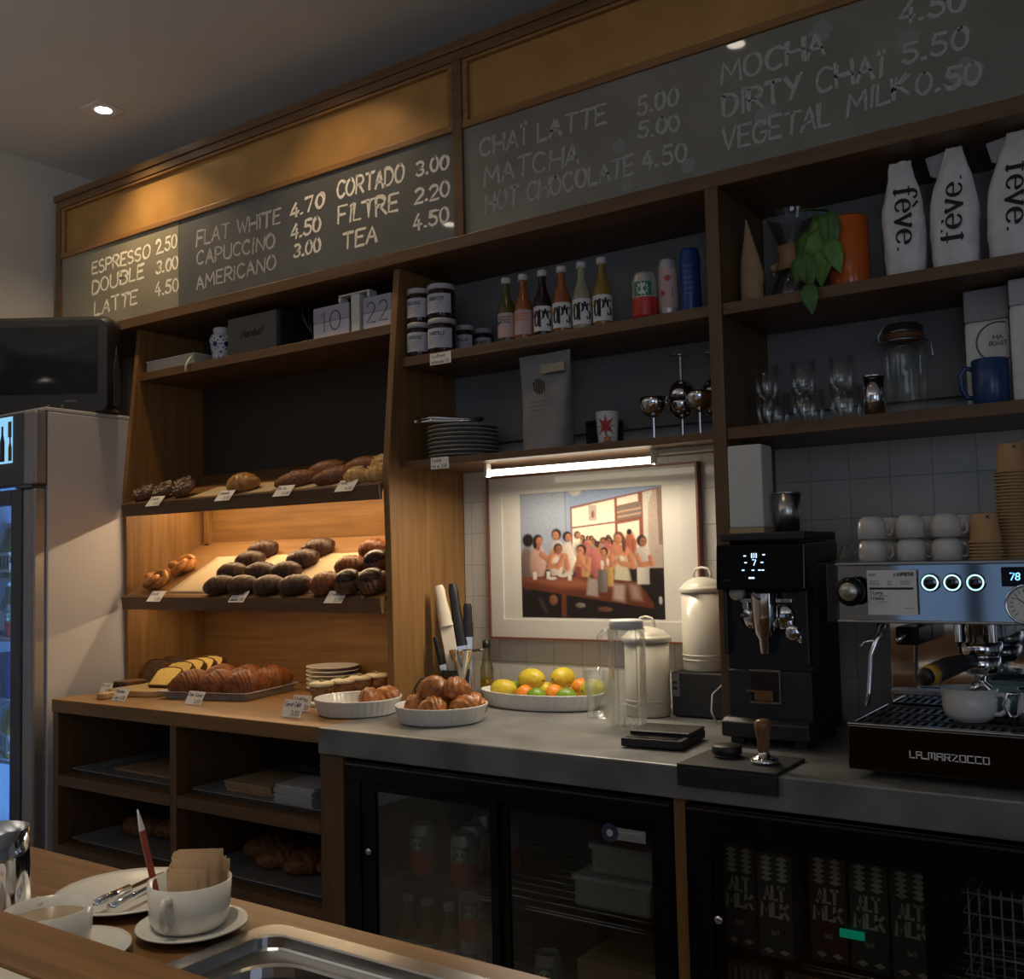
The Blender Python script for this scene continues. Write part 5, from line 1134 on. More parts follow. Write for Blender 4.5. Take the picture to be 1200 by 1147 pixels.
pic = thing('framed_photograph', 'framed photograph of a crowded canteen on the tiled wall', 'picture', (-1.490, -.034, 1.333), 0)
PW, PH = .351, .2455
MB().box(-PW, PW, .008, .0265, -PH, PH).build('backing', blackm, pic)
fm = mat('red_wood_frame', (.16, .055, .035), .4)
MB().box(-PW - .006, PW + .006, -.008, .026, -PH - .006, -PH).box(-PW - .006, PW + .006, -.008, .026, PH, PH + .006).box(-PW - .006, -PW, -.008, .026, -PH, PH).box(PW, PW + .006, -.008, .026, -PH, PH).build('frame', fm, pic)
mm = mat('passepartout', (.70, .67, .61), .7)
ow0, ow1, oh0, oh1 = -.305, .302, -.192, .192
MB().box(-PW, ow0, -.001, .0075, -PH, PH).box(ow1, PW, -.001, .0075, -PH, PH).box(ow0, ow1, -.001, .0075, -PH, oh0).box(ow0, ow1, -.001, .0075, oh1, PH).build('mat_board', mm, pic)
MB().box(ow0, ow1, .004, .0075, oh0, oh1).build('inner_mount', mat('inner_mount', (.74, .70, .63), .7), pic)
# printed photograph: one flat print, its colours laid out on a fine grid (u right, v down, 0..1)
import numpy as np
NX, NY = 190, 160
uu, vv = np.meshgrid(np.linspace(0, 1, NX + 1), np.linspace(0, 1, NY + 1))
img = np.zeros((NY + 1, NX + 1, 3)); AS = 1.26
def soft(d, w): return np.clip(.5 - d / w, 0, 1)
def lay(mask, col, shade=None):
    c = np.array(col)[None, None, :] * (1 if shade is None else shade[..., None])
    img[:] = img * (1 - mask[..., None]) + c * mask[..., None]
def ell(col, cx, cy, rx, ry, light=.35, w=.35):
    dx, dy = (uu - cx) / rx, (vv - cy) / ry; d = np.sqrt(dx * dx + dy * dy) - 1
    lay(soft(d, w), col, 1 + light * np.clip(.8 * dx - .5 * dy, -1.2, 1.2))
def rect(col, x0, x1, y0, y1, w=.006, light=0):
    d = np.maximum(np.maximum(x0 - uu, uu - x1), np.maximum(y0 - vv, vv - y1)); lay(soft(d, w), col, 1 + light * (2 * (uu - x0) / (x1 - x0) - 1).clip(-1, 1))
def quad(col, pts, w=.006, light=0):
    n = len(pts); d = np.full(uu.shape, -9.0)
    for i in range(n):
        (xa, ya), (xb, yb) = pts[i], pts[(i + 1) % n]; ex, ey = xb - xa, yb - ya; L_ = math.hypot(ex, ey)
        d = np.maximum(d, ((uu - xa) * ey - (vv - ya) * ex) / L_)
    lay(soft(d, w), col, None if not light else 1 + light * (vv - .5))
def limb(col, x0, y0, x1, y1, r, light=.4):
    ex, ey = (x1 - x0), (y1 - y0); L2 = ex * ex + ey * ey; t = np.clip(((uu - x0) * ex + (vv - y0) * ey) / L2, 0, 1)
    dx, dy = (uu - x0 - ex * t), (vv - y0 - ey * t) / AS; d = np.sqrt(dx * dx + dy * dy) - r; lay(soft(d, r * .5), col, 1 + light * np.clip(dx / r, -1, 1))
SK, SKD, HR, WH, PKC = (.46, .19, .10), (.30, .11, .06), (.020, .013, .012), (.60, .50, .42), (.42, .13, .11)
img[:] = np.array((.33, .36, .43)) * (1.12 - .35 * vv[..., None]) ; lay(soft(.36 - uu, .02), (.27, .34, .47)); rect((.22, .27, .36), .335, .345, 0, .7); ell((.62, .56, .48), .41, .0, .045, .05, .1)
quad((.26, .085, .05), [(.375, .135), (1, .02), (1, .62), (.375, .62)][::1]); 
for q in ([(.386, .150), (.685, .092), (.685, .262), (.386, .292)], [(.386, .305), (.685, .275), (.685, .60), (.386, .60)], [(.703, .088), (.845, .062), (.845, .118), (.703, .145)], [(.703, .285), (.848, .262), (.848, .60), (.703, .60)]): quad((.78, .72, .56), q)
quad((.20, .15, .12), [(.703, .150), (.862, .124), (.862, .232), (.703, .258)]); quad((.50, .32, .20), [(.703, .188), (.862, .162), (.862, .176), (.703, .202)]); quad((.50, .32, .20), [(.703, .225), (.862, .200), (.862, .214), (.703, .240)])
quad((.62, .57, .46), [(.875, .055), (.94, .04), (.94, .6), (.875, .6)]); quad((.46, .36, .29), [(.91, .14), (.945, .04), (1, .03), (1, .7), (.90, .7)]); quad((.26, .17, .13), [(.965, .03), (1, .02), (1, .45), (.975, .45)])
rect((.45, .38, .30), .505, .56, .13, .25); ell((.30, .12, .10), .535, .20, .012, .03)
quad((.42, .34, .28), [(.88, .48), (1, .48), (1, .80), (.88, .72)]); quad((.020, .014, .014), [(0, .62), (1, .62), (1, 1), (0, 1)])
def head(x, y, r, hair=HR, skin=SK, face=1.0, long=0):
    ell(hair, x, y, r, r * 1.25, .25)
    if long: ell(hair, x - face * r * .55, y + r * .9, r * .5, r * 1.1, .2)
    if face:
        f = r * .30 * face; ell(skin, x + f, y + r * .32, r * .68, r * .98, .35); ell(SKD, x + f * 1.6, y + r * .78, r * .22, r * .13, 0); ell(HR, x + f * 1.5 - r * .22, y + r * .16, r * .13, r * .09, 0); ell(HR, x + f * 1.5 + r * .26, y + r * .16, r * .13, r * .09, 0)
rd = random.Random(4)
for k in range(15):
    x, y = .46 + .019 * k + rd.uniform(-.006, .006), .41 + rd.uniform(-.04, .035); r = rd.uniform(.015, .021); ell(rd.choice([WH, PKC, SK, (.3, .2, .18)]), x, y + .085, .030, .07); head(x, y, r, HR, rd.choice([SK, SKD]), rd.choice((-1, 1)))
ell((.40, .14, .09), .56, .57, .11, .10, .25)
for x in (.49, .53, .58, .62): ell(rd.choice([SK, PKC, SKD]), x, .545 + rd.uniform(-.03, .03), .035, .07)
head(.42, .355, .024, (.10, .07, .06), SK, .6); ell(WH, .425, .47, .035, .06)
head(.268, .345, .036, HR, SK, -.5); ell(WH, .275, .50, .05, .10)
ell((.17, .12, .10), .045, .60, .055, .17); head(.055, .385, .042, HR, SK, 0)
ell((.50, .30, .24), .125, .57, .058, .15); limb(SK, .155, .50, .215, .55, .020); head(.130, .385, .036, HR, SK, 1, 1); rect(SKD, .12, .145, .43, .47, .01)
ell(WH, .350, .54, .045, .14); head(.347, .365, .033, HR, SK, .8); limb(SK, .33, .52, .345, .61, .020)
ell(SK, .265, .56, .055, .12); ell(WH, .262, .615, .045, .10); limb(SK, .225, .52, .205, .60, .018); limb(SK, .205, .60, .29, .585, .016); limb(SK, .315, .52, .275, .60, .018); head(.278, .455, .033, (.05, .03, .025), SKD, .5)
head(.605, .49, .027, HR, SK, -.6); ell(PKC, .55, .60, .04, .10)
ell((.44, .25, .10), .455, .63, .050, .11); limb(SK, .42, .57, .405, .62, .018); limb(SK, .405, .62, .45, .565, .014); limb(SK, .495, .55, .485, .62, .020); limb(SK, .485, .62, .445, .57, .015); head(.445, .470, .036, HR, SK, -.5); ell(SK, .435, .53, .026, .040); rect((.24, .05, .045), .40, .445, .60, .70, .012, .3)
ell((.36, .11, .06), .785, .46, .040, .12); head(.780, .345, .017, HR, SK, 0); limb((.36, .11, .06), .81, .42, .815, .52, .016)
ell((.45, .40, .35), .865, .55, .055, .10); limb(SK, .83, .53, .85, .59, .016); limb(SK, .85, .60, .92, .585, .016); limb(SK, .915, .54, .925, .59, .015); head(.860, .415, .034, HR, SKD, .9, 0)
ell(SK, .722, .53, .072, .085, .3); quad((.50, .44, .31), [(.685, .53), (.755, .53), (.785, .73), (.665, .73)], .02, .3); limb(SK, .655, .53, .66, .60, .020); limb(SK, .66, .60, .715, .55, .016); limb(SK, .785, .53, .80, .60, .021); limb(SK, .80, .605, .72, .58, .017); ell(WH, .722, .545, .014, .022); head(.708, .385, .036, (.12, .045, .03), SK, -.35, 0); ell((.12, .045, .03), .742, .44, .014, .06); rect(SK, .695, .725, .44, .49, .012)
quad((.16, .045, .022), [(0, .685), (.30, .665), (.83, .72), (.93, .885), (.925, .93), (.30, .815), (0, .765)], .008, -.5); quad((.30, .10, .055), [(.05, .70), (.40, .69), (.62, .76), (.30, .765)], .05); rect((.15, .045, .022), .295, .330, .80, .99); quad((.06, .04, .035), [(.12, .85), (.15, .84), (.20, .96), (.17, .97)]); ell((.24, .09, .05), .235, .86, .03, .04); ell((.20, .17, .14), .43, .90, .035, .02); ell((.16, .06, .04), .60, .93, .05, .02)
quad((.34, .27, .24), [(.49, .69), (.555, .70), (.555, .835), (.475, .82)], .02); rect((.15, .13, .12), .56, .62, .625, .80, .008, .4); ell(WH, .59, .585, .012, .03); rect(WH, .583, .597, .56, .625, .006); rect((.46, .27, .09), .622, .665, .61, .755, .008, .3); ell(WH, .628, .57, .010, .03); quad((.42, .30, .26), [(.665, .735), (.74, .745), (.735, .87), (.66, .855)], .03); quad((.36, .22, .18), [(.77, .74), (.83, .75), (.85, .86), (.79, .85)], .04); rect((.55, .50, .44), .825, .905, .615, .74, .01, -.2); quad((.020, .015, .016), [(.945, .68), (1, .68), (1, 1), (.945, 1)]); ell((.5, .46, .42), .972, .86, .012, .03)
for x, y in ((.09, .64), (.19, .635), (.345, .65)): rect((.66, .60, .54), x, x + .026, y, y + .058, .008)
for x, y in ((.23, .69), (.31, .67), (.35, .655)): ell((.60, .52, .45), x, y, .035, .012, 0)
img *= 1 + .07 * np.random.default_rng(3).standard_normal(img.shape[:2])[..., None]
px0, px1, pz0, pz1 = -.238, .243, -.185, .196
mp_ = MB().add([(px0 + (px1 - px0) * i / NX, .0035, pz1 - (pz1 - pz0) * j / NY) for j in range(NY + 1) for i in range(NX + 1)], [(j*(NX+1)+i, (j+1)*(NX+1)+i, (j+1)*(NX+1)+i+1, j*(NX+1)+i+1) for j in range(NY) for i in range(NX)])
m_ph, t_, b_ = new_mat('photo_print_paper'); at_ = t_.nodes.new('ShaderNodeVertexColor'); at_.layer_name = 'ink'; t_.links.new(at_.outputs['Color'], b_.inputs['Base Color']); b_.inputs['Roughness'].default_value = .45; b_.inputs['Specular IOR Level'].default_value = .25
po_ = mp_.build('photo_print', m_ph, pic); ca = po_.data.color_attributes.new('ink', 'FLOAT_COLOR', 'POINT')
flat = np.ones((img.shape[0] * img.shape[1], 4)); flat[:, :3] = np.clip(img, .004, .95).reshape(-1, 3); ca.data.foreach_set('color', flat.astype(np.float32).ravel())
gm = MB().box(-PW, PW, -.0045, -.0035, -PH, PH).build('glazing', glass('picture_glass', (.98, .98, .98), .5, .03, .012, .22), pic)
sl = thing('strip_lamp', 'thin bright strip lamp under the shelf above the picture', 'lamp', (-1.44, -.225, 1.606))
MB().box(-.272, -.264, -.011, .011, -.040, 0).build('end_bracket', whitep, sl); MB().box(.264, .272, -.011, .011, -.040, 0).build('end_bracket', whitep, sl)
MB().xf(T(0, 0, -.028, ry=90)).lathe([(0, -.264), (.0095, -.264), (.0095, .264), (0, .264)], 16).build('tube', mat('tube_glow', (1, 1, 1), .5, emit=(1.0, .88, .68), es=5.0), sl)
sl2 = thing('strip_lamp_lead', 'pale cable trunking along the shelf underside right of the strip lamp', 'trunking', (-1.06, -.22, 1.606)); MB().box(-.10, .10, -.010, .010, -.016, 0).build('trunking_body', cream, sl2, bev=.003)

def canister(label, loc, r, h, lr, rings=()):
    t = thing('enamel_canister', label, 'canister', loc, 0, 'cream enamel canisters'); R_ = r * lr
    bd_ = MB().lathe([(0, .001), (r * .98, .001), (r, .004), (r, h), (r * .97, h)], 48).build('canister_body', cream, t)
    ld = MB().lathe([(R_ * .985, h - .006), (R_, h - .002), (R_, h + .003), (R_ * .965, h + .008), (R_ * .90, h + .009), (R_ * .86, h + .014), (R_ * .70, h + .023), (R_ * .40, h + .032), (0, h + .035)], 48).build('lid', cream, t)
    MB().tube([(-.024, 0, h + .028), (-.025, 0, h + .044), (-.017, 0, h + .056), (0, 0, h + .060), (.017, 0, h + .056), (.025, 0, h + .044), (.024, 0, h + .028)], .0036, 8).build('lid_handle', cream, ld)
    for z in rings: MB().tube([(r * math.cos(a), r * math.sin(a), z) for a in [k * 2 * math.pi / 48 for k in range(48)]], .0022, 6, closed=True).build('moulded_ring', cream, bd_)
    return t
canister('shorter cream enamel canister half behind the glass pitcher', (-1.250, -.145, ZW), .060, .203, 1.12, (.030, .042))
bx = thing('black_box', 'black appliance box under the tall canister', 'box', (-1.108, -.079, ZW)); MB().box(-.074, .074, -.063, .064, .003, .118).build('box_body', blackm, bx, bev=.004); MB().box(-.072, -.050, -.0655, -.0635, .055, .114).build('switch_plate', mat('switch_grey', (.16, .16, .17), .4), bx); MB().box(-.068, -.056, -.0675, -.066, .072, .079).box(-.068, -.056, -.0675, -.066, .087, .094).build('switch', black, bx); MB().box(-.07, -.05, -.05, -.03, 0, .003).build('foot', black, bx); MB().box(.05, .07, -.05, -.03, 0, .003).build('foot', black, bx)
MB().tube([(.070, -.066, .09), (.058, -.10, .07), (.060, -.115, .03), (.078, -.13, .006)], .0025, 6).build('cable', mat('grey_cable', (.3, .3, .3), .5), bx)
canister('tall cream enamel canister on the black box beside the oak post', (-1.112, -.0775, ZW + .1185), .058, .214, 1.08, (.030, .042))
pi = thing('glass_pitcher', 'ribbed glass water pitcher with white lid before the canisters', 'pitcher', (-1.208, -.338, ZW))
MB().lathe([(0, .004), (.040, .004), (.043, .012), (.045, .215), (.043, .240), (.045, .245), (.046, .245), (.047, .215), (.0455, 0), (0, 0)], 80, fl=.022, nf=20).build('glass_body', glass('pitcher_glass', (.97, .98, .98), 1.0, .04, .03, .5), pi)
MB().lathe([(0, .268), (.040, .268), (.043, .264), (.043, .2455), (.036, .244)], 30).build('lid', mat('pitcher_lid', (.70, .69, .66), .3), pi)
MB().tube([(-.040, -.02, .235), (-.052, -.026, .238), (-.062, -.03, .225), (-.063, -.031, .16), (-.056, -.028, .120)], [.006, .007, .007, .0065, .005], 8).build('handle', glass('pitcher_glass'), pi)
MB().lathe([(0, .0052), (.039, .0052)], 24).build('water_film', clear, pi)
gl = thing('water_glass', 'tall faceted water glass at the right end of the fruit dish', 'glass', (-1.352, -.235, ZW)); MB().lathe([(0, .010), (.024, .010), (.027, .016), (.030, .060), (.0335, .066), (.037, .128), (.0385, .128), (.036, .066), (.0325, .058), (.029, 0), (0, 0)], 54, fl=.03, nf=9).build('glass_body', glass('pitcher_glass', (.97, .98, .98), 1.0, .04, .03, .5), gl)
# scale, tamping mat
sc2 = thing('coffee_scale', 'flat square black coffee scale near the worktop edge', 'scale', (-1.036, -.495, ZW), 6)
MB().box(-.072, .072, -.083, .083, .003, .022).build('scale_body', blackm, sc2, bev=.003); MB().box(-.071, .071, -.030, .082, .0222, .030).build('weighing_plate', black, sc2, bev=.002); MB().box(-.06, .06, -.078, -.036, .0222, .0235).build('display', blackg, sc2)
for fx, fy in ((-.06, -.07), (.05, -.07), (-.06, .06), (.05, .06)): MB().box(fx, fx + .01, fy, fy + .01, 0, .003).build('foot', black, sc2)
tm = thing('tamping_mat', 'black rubber tamping mat folded over the worktop edge', 'mat', (-.798, -.62, ZW), 0)
MB().box(-.105, .105, -.0925, .075, 0, .0065).box(-.105, .105, -.0925, -.0835, -.038, .0005).build('mat', blackm, tm, bev=.002)
ds = thing('coffee_distributor', 'round black coffee distributor on the tamping mat', 'distributor', (-.840, -.600, ZW + .0068)); MB().lathe([(0, 0), (.025, 0), (.026, .005), (.030, .0055), (.031, .008), (.031, .021), (.029, .023), (0, .023)], 36).build('puck', black, ds); MB().lathe([(.0262, .0015), (.0268, .004)], 30).build('ring', chrome, ds)
tp = thing('tamper', 'wooden handled coffee tamper with steel base on the mat', 'tamper', (-.748, -.632, ZW + .0068))
MB().lathe([(0, 0), (.028, 0), (.029, .003), (.029, .008), (.020, .012), (.011, .017), (.010, .022)], 32).build('base', chrome, tp)
MB().lathe([(.0105, .0225), (.0125, .030), (.0125, .045), (.0150, .060), (.0175, .072), (.0165, .082), (.010, .087), (0, .088)], 28).build('handle', wood('tamper_wood', (.16, .065, .025), (.30, .14, .06), 'Z', .3, 120), tp)

# ---------------------------------------------------------------- grinder
gx, gy = -.812, -.415
g = thing('coffee_grinder', 'tall black coffee grinder with blue lit display beside the oak post', 'grinder', (gx, gy, ZW))
MB().box(-.095, .097, .06, .215, .018, .405).build('column', black, g, bev=.006)
MB().box(-.097, .097, .0, .0595, .018, .165).build('lower_front', blackm, g, bev=.004)
MB().prism([(-.035, .020), (-.035, .052), (-.020, .060), (.059, .064), (.059, .020)], -.102, .098, 'YZ').build('crumb_tray', mat('tray_dark', (.035, .035, .038), .35, .3), g, bev=.003)
for fx, fy in ((-.09, -.01), (.055, -.01), (-.09, .17), (.055, .17)): MB().box(fx, fx + .03, fy, fy + .03, 0, .018).build('foot', blackm, g)
MB().box(-.097, .098, .012, .0595, .1655, .34).build('recess_back', mat('recess_blue_black', (.018, .021, .028), .25), g)
MB().box(-.098, -.088, -.012, .0115, .20, .345).build('cheek', black, g, bev=.003); MB().box(.080, .098, -.012, .0115, .18, .345).build('cheek', black, g, bev=.003)
hd = MB().prism([(-.030, .346), (-.022, .448), (.215, .455), (.215, .406), (.06, .4055), (.06, .346)], -.106, .100, 'YZ').build('head', blackg, g, bev=.004)
MB().box(-.100, .097, -.016, .218, .4555, .474).build('top_cap', blackm, g, bev=.004)
dmx = mat('display_blue', (0, 0, 0), .3, emit=(.45, .70, 1.0), es=2.6)
mb = MB()
def gd(u, v): # on the slanted display
    return (u, -.0310 + .008 * (v - .346) / .102 - .0006, v)
write(mb, '7', lambda u, v: gd(-.018 + u, .401 + v), .012, .0019, .008); write(mb, 'III', lambda u, v: gd(-.021 + u, .418 + v), .009, .0022, .013)
for u, v in ((-.036, .422), (.008, .424), (-.034, .407), (.004, .407), (-.017, .390), (-.002, .390), (.006, .390), (-.040, .390)): mb.add([gd(u - .003, v - .0012), gd(u + .003, v - .0012), gd(u + .003, v + .0012), gd(u - .003, v + .0012)], [(0, 1, 2, 3)])
for u in (-.024, -.017): mb.add([gd(u - .003, .371), gd(u + .003, .371), gd(u + .003, .3745), gd(u - .003, .3745)], [(0, 1, 2, 3)])
mb.build('display_digits', dmx, hd)
mb = MB(); scribble(mb, gd, -.088, -.068, .366, .004, .001, rnd); mb.build('maker_mark', mat('maker_grey', (.15, .15, .16), .5), hd)
MB().rings([[(w * math.cos(a), -.012 + d * math.sin(a), z) for a in [k * 2 * math.pi / 20 for k in range(20)]] for z, w, d in ((.338, .030, .024), (.29, .029, .023), (.250, .025, .020), (.238, .016, .016), (.205, .012, .012))], True).build('spout', chrome, g)
for sx in (-1, 1):
    MB().xf(T(sx * .034, .006, .285, rx=90)).lathe([(0, .008), (.026, .006), (.030, .0), (.030, -.004)], 24).build('chrome_disc', chrome, g)
    MB().xf(T(sx * .052, -.001, .288, rx=90)).lathe([(.006, 0), (.006, .010), (0, .011)], 14).build('screw', darksteel, g)
MB().tube([(-.02, -.008, .345), (-.014, -.03, .335), (-.002, -.032, .327), (.002, -.014, .318)], .006, 8).build('hose', darksteel, g)
MB().xf(T(.062, -.002, .252, rx=90)).lathe([(.018, -.01), (.018, .012), (.012, .016), (0, .016)], 24, fl=.06, nf=10).build('knob', chrome, g)
MB().xf(T(.079, .0, .238, rx=90)).lathe([(.013, -.01), (.013, .008), (0, .010)], 18, fl=.06, nf=8).build('knob', chrome, g)
MB().xf(T(-.066, .0, .338, rx=90)).lathe([(.016, -.01), (.016, .012), (0, .014)], 22).build('bean_window', mat('bean_pale', (.45, .40, .32), .4), g)
MB().box(-.060, .060, -.004, .0115, .316, .326).build('fork_rail', steel, g, bev=.002); MB().box(-.05, -.036, -.016, -.0045, .302, .320).build('fork_stop', steel, g, bev=.002)
q = MB().box(-.042, .025, -.003, -.0005, .095, .165).build('glass_window', mat('window_dark', (.05, .05, .055), .08, .6), g, bev=.001); MB().box(-.044, .027, -.0045, -.0032, .092, .097).box(-.044, .027, -.0045, -.0032, .163, .168).box(.024, .028, -.0045, -.0032, .097, .163).build('window_frame', steel, q); MB().box(-.05, -.03, -.012, -.005, .118, .123).box(-.03, .012, -.012, -.005, .100, .122).build('latch', chrome, q)
wb = thing('white_caddy', 'tall white box with wooden base on top of the grinder', 'box', (-.876, -.315, ZW + .4742)); MB().box(-.042, .042, -.036, .036, 0, .013).build('wooden_base', boardX, wb); MB().box(-.042, .042, -.036, .036, .0132, .208).build('box_body', mat('caddy_white', (.62, .62, .58), .45), wb, bev=.004)
o = thing('steel_cup', 'tapered steel cup on top of the grinder beside the white box', 'cup', (-.795, -.300, ZW + .4742)); MB().lathe([(0, 0), (.026, 0), (.033, .092), (.032, .092), (.025, .003), (0, .003)], 30).build('cup_body', steel, o); MB().lathe([(.0330, .0900), (.0342, .0925), (.0330, .0935)], 30).build('rim', steel, o)

# ---------------------------------------------------------------- espresso machine
e = thing('espresso_machine', 'large chrome espresso machine with lit round buttons at the right edge', 'coffee machine', (-.24, -.38, ZW))
X0, X1 = -.578, .12
def E(name, m, *b, par=e, bev=.002): return P(name, m, *b, par=par, rel=e, bev=bev)
for fx, fy in ((-.53, -.60), (.03, -.60), (-.53, -.22), (.03, -.22)): E('foot', black, (fx, fx + .04, fy, fy + .04, .9004, .917))
mirror = mat('polished_steel', (.55, .56, .58), .06, 1.0)
tb = E('drip_tray_front', blackmirror, (X0, X1, -.640, -.62, .914, .998), bev=.003)
E('base_body', black, (X0 + .002, X1 - .002, -.6195, -.16, .918, .988))
mb = L(MB(), e)
for k in range(3):
    for i in range(40): x = -.565 + i * .017; mb.box(x, x + .0075, -.612 + k * .085, -.612 + k * .085 + .068, .990, .9965)
for k in range(4): mb.box(-.572, .115, -.6185 + k * .085, -.6125 + k * .085, .989, .998)
E('tray_rim', steel, (X0, X1, -.6405, -.6205, .9985, 1.0015), (X0, X0 + .006, -.620, -.34, .989, 1.0))
mb.build('drip_grille', darksteel, e)
E('rear_splash', mirror, (X0 + .01, X1 - .01, -.335, -.16, .9885, 1.189)); E('splash_ledge', steel, (X0 + .012, X1 - .012, -.352, -.3355, 1.020, 1.032))
up = E('upper_body', mirror, (-.597, X1, -.595, -.16, 1.190, 1.303), bev=.003)
E('front_lip', steel, (-.599, X1, -.602, -.5955, 1.299, 1.3055), (-.599, X1, -.602, -.5955, 1.1885, 1.194))
E('end_cap', black, (-.622, -.5975, -.590, -.16, 1.188, 1.303), bev=.004)
mb = L(MB(), e)
for i in range(5): mb.box(-.597, X1, -.57 + i * .09, -.53 + i * .09, 1.3035, 1.3055)
mb.build('cup_tray', steel, e)
mb = L(MB(), e); mb.prism([(-.595, 1.306), (-.545, 1.340), (-.17, 1.340), (-.17, 1.332), (-.53, 1.332), (-.55, 1.322), (-.17, 1.322), (-.17, 1.314), (-.56, 1.314), (-.57, 1.306)], -.600, -.596, 'YZ'); mb.build('cup_rail', steel, e)
kb_ = L(MB(), e); kb_.xf(Matrix.Translation(-Vector(e.location)) @ T(-.566, -.602, 1.250, rx=90)).lathe([(.012, 0), (.014, .008), (.027, .012), (.0285, .022), (.026, .032), (.018, .034)], 36, fl=.01, nf=14); ko = kb_.build('steam_knob', blackg, e)
L(MB(), e).xf(Matrix.Translation(-Vector(e.location)) @ T(-.566, -.602, 1.250, rx=90)).lathe([(.0175, .034), (.016, .0365), (0, .0368)], 30).build('knob_cap', mat('knob_silver', (.5, .47, .42), .3, .8), ko)
cdx = E('paper_note', mat('note_paper', (.80, .77, .74), .75), (-.538, -.447, -.6045, -.6035, 1.205, 1.290), bev=0)
mb = L(MB(), e); np_ = lambda u, v: (-.538 + u, -.6050, 1.205 + v)
write(mb, 'DATE', lambda u, v: np_(.005 + u, .074 + v), .005, .0008, .012); write(mb, 'A EMPORTER', lambda u, v: np_(.050 + u, .074 + v), .006, .0014, .036)
for r_, v in enumerate((.062, .057)): scribble(mb, np_, .005, .022, v, .004, .001, rnd); scribble(mb, np_, .038, .046, v, .004, .001, rnd); scribble(mb, np_, .062, .078, v, .004, .001, rnd)
mb.add([np_(.004, .048), np_(.085, .048), np_(.085, .052), np_(.004, .052)], [(0, 1, 2, 3)])
write(mb, '1 Latte', lambda u, v: np_(.006 + u, .039 + v), .0055, .0010, .022); write(mb, '1 Mocha', lambda u, v: np_(.006 + u, .029 + v), .0055, .0012, .024); scribble(mb, np_, .02, .038, .035, .002, .0007, rnd); scribble(mb, np_, .02, .038, .024, .002, .0007, rnd); scribble(mb, np_, .068, .084, .012, .002, .0007, rnd)
mb.build('note_print', ink, cdx)
ringm = mat('button_glow', (.9, 1, 1), .3, emit=(.50, .92, 1.0), es=1.5)
for x in (-.4235, -.3845, -.3450):
    b0 = L(MB(), e).xf(Matrix.Translation(-Vector(e.location)) @ T(x, -.5955, 1.2655, rx=90)).lathe([(.0175, 0), (.0175, .006), (.0165, .0075), (.0, .0075)], 28).build('round_button', blackmirror, e)
    L(MB(), e).xf(Matrix.Translation(-Vector(e.location))).tube([(x + .0138 * math.cos(a), -.6035, 1.2655 + .0138 * math.sin(a)) for a in [k * .2618 for k in range(24)]], .0013, 8, closed=True).build('light_ring', ringm, b0)
E('display', blackg, (-.302, -.235, -.600, -.596, 1.258, 1.293)); mb = L(MB(), e); write(mb, '78', lambda u, v: (-.288 + u, -.6008, 1.270 + v), .012, .0022, .016, slant=.1); mb.build('display_digits', mat('display_cyan', (0, 0, 0), .3, emit=(.2, .55, 1.0), es=2.0), e)
ga = L(MB(), e).xf(Matrix.Translation(-Vector(e.location)) @ T(-.262, -.5955, 1.226, rx=90)).lathe([(.036, 0), (.036, .012), (.033, .014), (.031, .010)], 40).build('gauge_ring', chrome, e)
L(MB(), e).xf(Matrix.Translation(-Vector(e.location)) @ T(-.262, -.5955, 1.226, rx=90)).lathe([(.0308, .009), (0, .009)], 32).build('gauge_face', wl, ga)
mb = L(MB(), e)
for k in range(16):
    a = R(225 - k * 18); vs, fs = ribbon([(.022 * math.cos(a), .022 * math.sin(a)), (.027 * math.cos(a), .027 * math.sin(a))], .0014); mb.add([(-.262 + u, -.6050, 1.226 + v) for u, v in vs], fs)
vs, fs = ribbon([(0, 0), (-.016, .012)], .0016); mb.add([(-.262 + u, -.6052, 1.226 + v) for u, v in vs], fs); mb.build('gauge_marks', ink, ga)
gh = L(MB(), e); gh.lathe([(0, 1.120), (.036, 1.120), (.040, 1.126), (.040, 1.146), (.034, 1.150), (.030, 1.1895)], 32, (-.365, -.47, 0)); gho = gh.build('group_head', chrome, e)
L(MB(), e).box(-.41, -.32, -.46, -.336, 1.150, 1.1895).build('group_neck', darksteel, gho, bev=.006)
for dx in (-.03, .03): L(MB(), e).lathe([(.008, 1.150), (.008, 1.1895)], 14, (-.365 + dx, -.515, 0)).build('bolt', chrome, gho)
pf = L(MB(), e); pf.lathe([(0, 1.082), (.020, 1.083), (.033, 1.090), (.036, 1.118), (.030, 1.1195), (0, 1.1195)], 30, (-.365, -.47, 0)); pfo = pf.build('portafilter', chrome, e)
L(MB(), e).tube([(-.372, -.500, 1.112), (-.386, -.540, 1.112), (-.400, -.575, 1.108), (-.412, -.606, 1.103), (-.4200, -.628, 1.0998)], [.011, .016, .019, .0195, .018], 16).build('handle', blackm, pfo)
L(MB(), e).tube([(-.4200, -.629, 1.0998), (-.4270, -.648, 1.0965)], [.0190, .0190], 18).build('yellow_ring', mat('amber_ring', (.50, .27, .02), .3), pfo)
L(MB(), e).tube([(-.4272, -.6482, 1.0965), (-.4310, -.659, 1.0950)], [.0170, .0150], 18).build('handle_cap', black, pfo)
L(MB(), e).tube([(-.365, -.47, 1.081), (-.365, -.476, 1.068), (-.352, -.48, 1.058), (-.348, -.48, 1.046)], .008, 10).tube([(-.365, -.476, 1.070), (-.378, -.48, 1.058), (-.382, -.48, 1.046)], .008, 10).build('spout', chrome, pfo)
sw = L(MB(), e); sw.tube([(-.540, -.50, 1.1895), (-.540, -.515, 1.165), (-.546, -.525, 1.150), (-.556, -.530, 1.120), (-.562, -.535, 1.045), (-.566, -.540, 1.020)], [.008, .008, .007, .0055, .005, .004], 12); swo = sw.build('steam_wand', chrome, e)
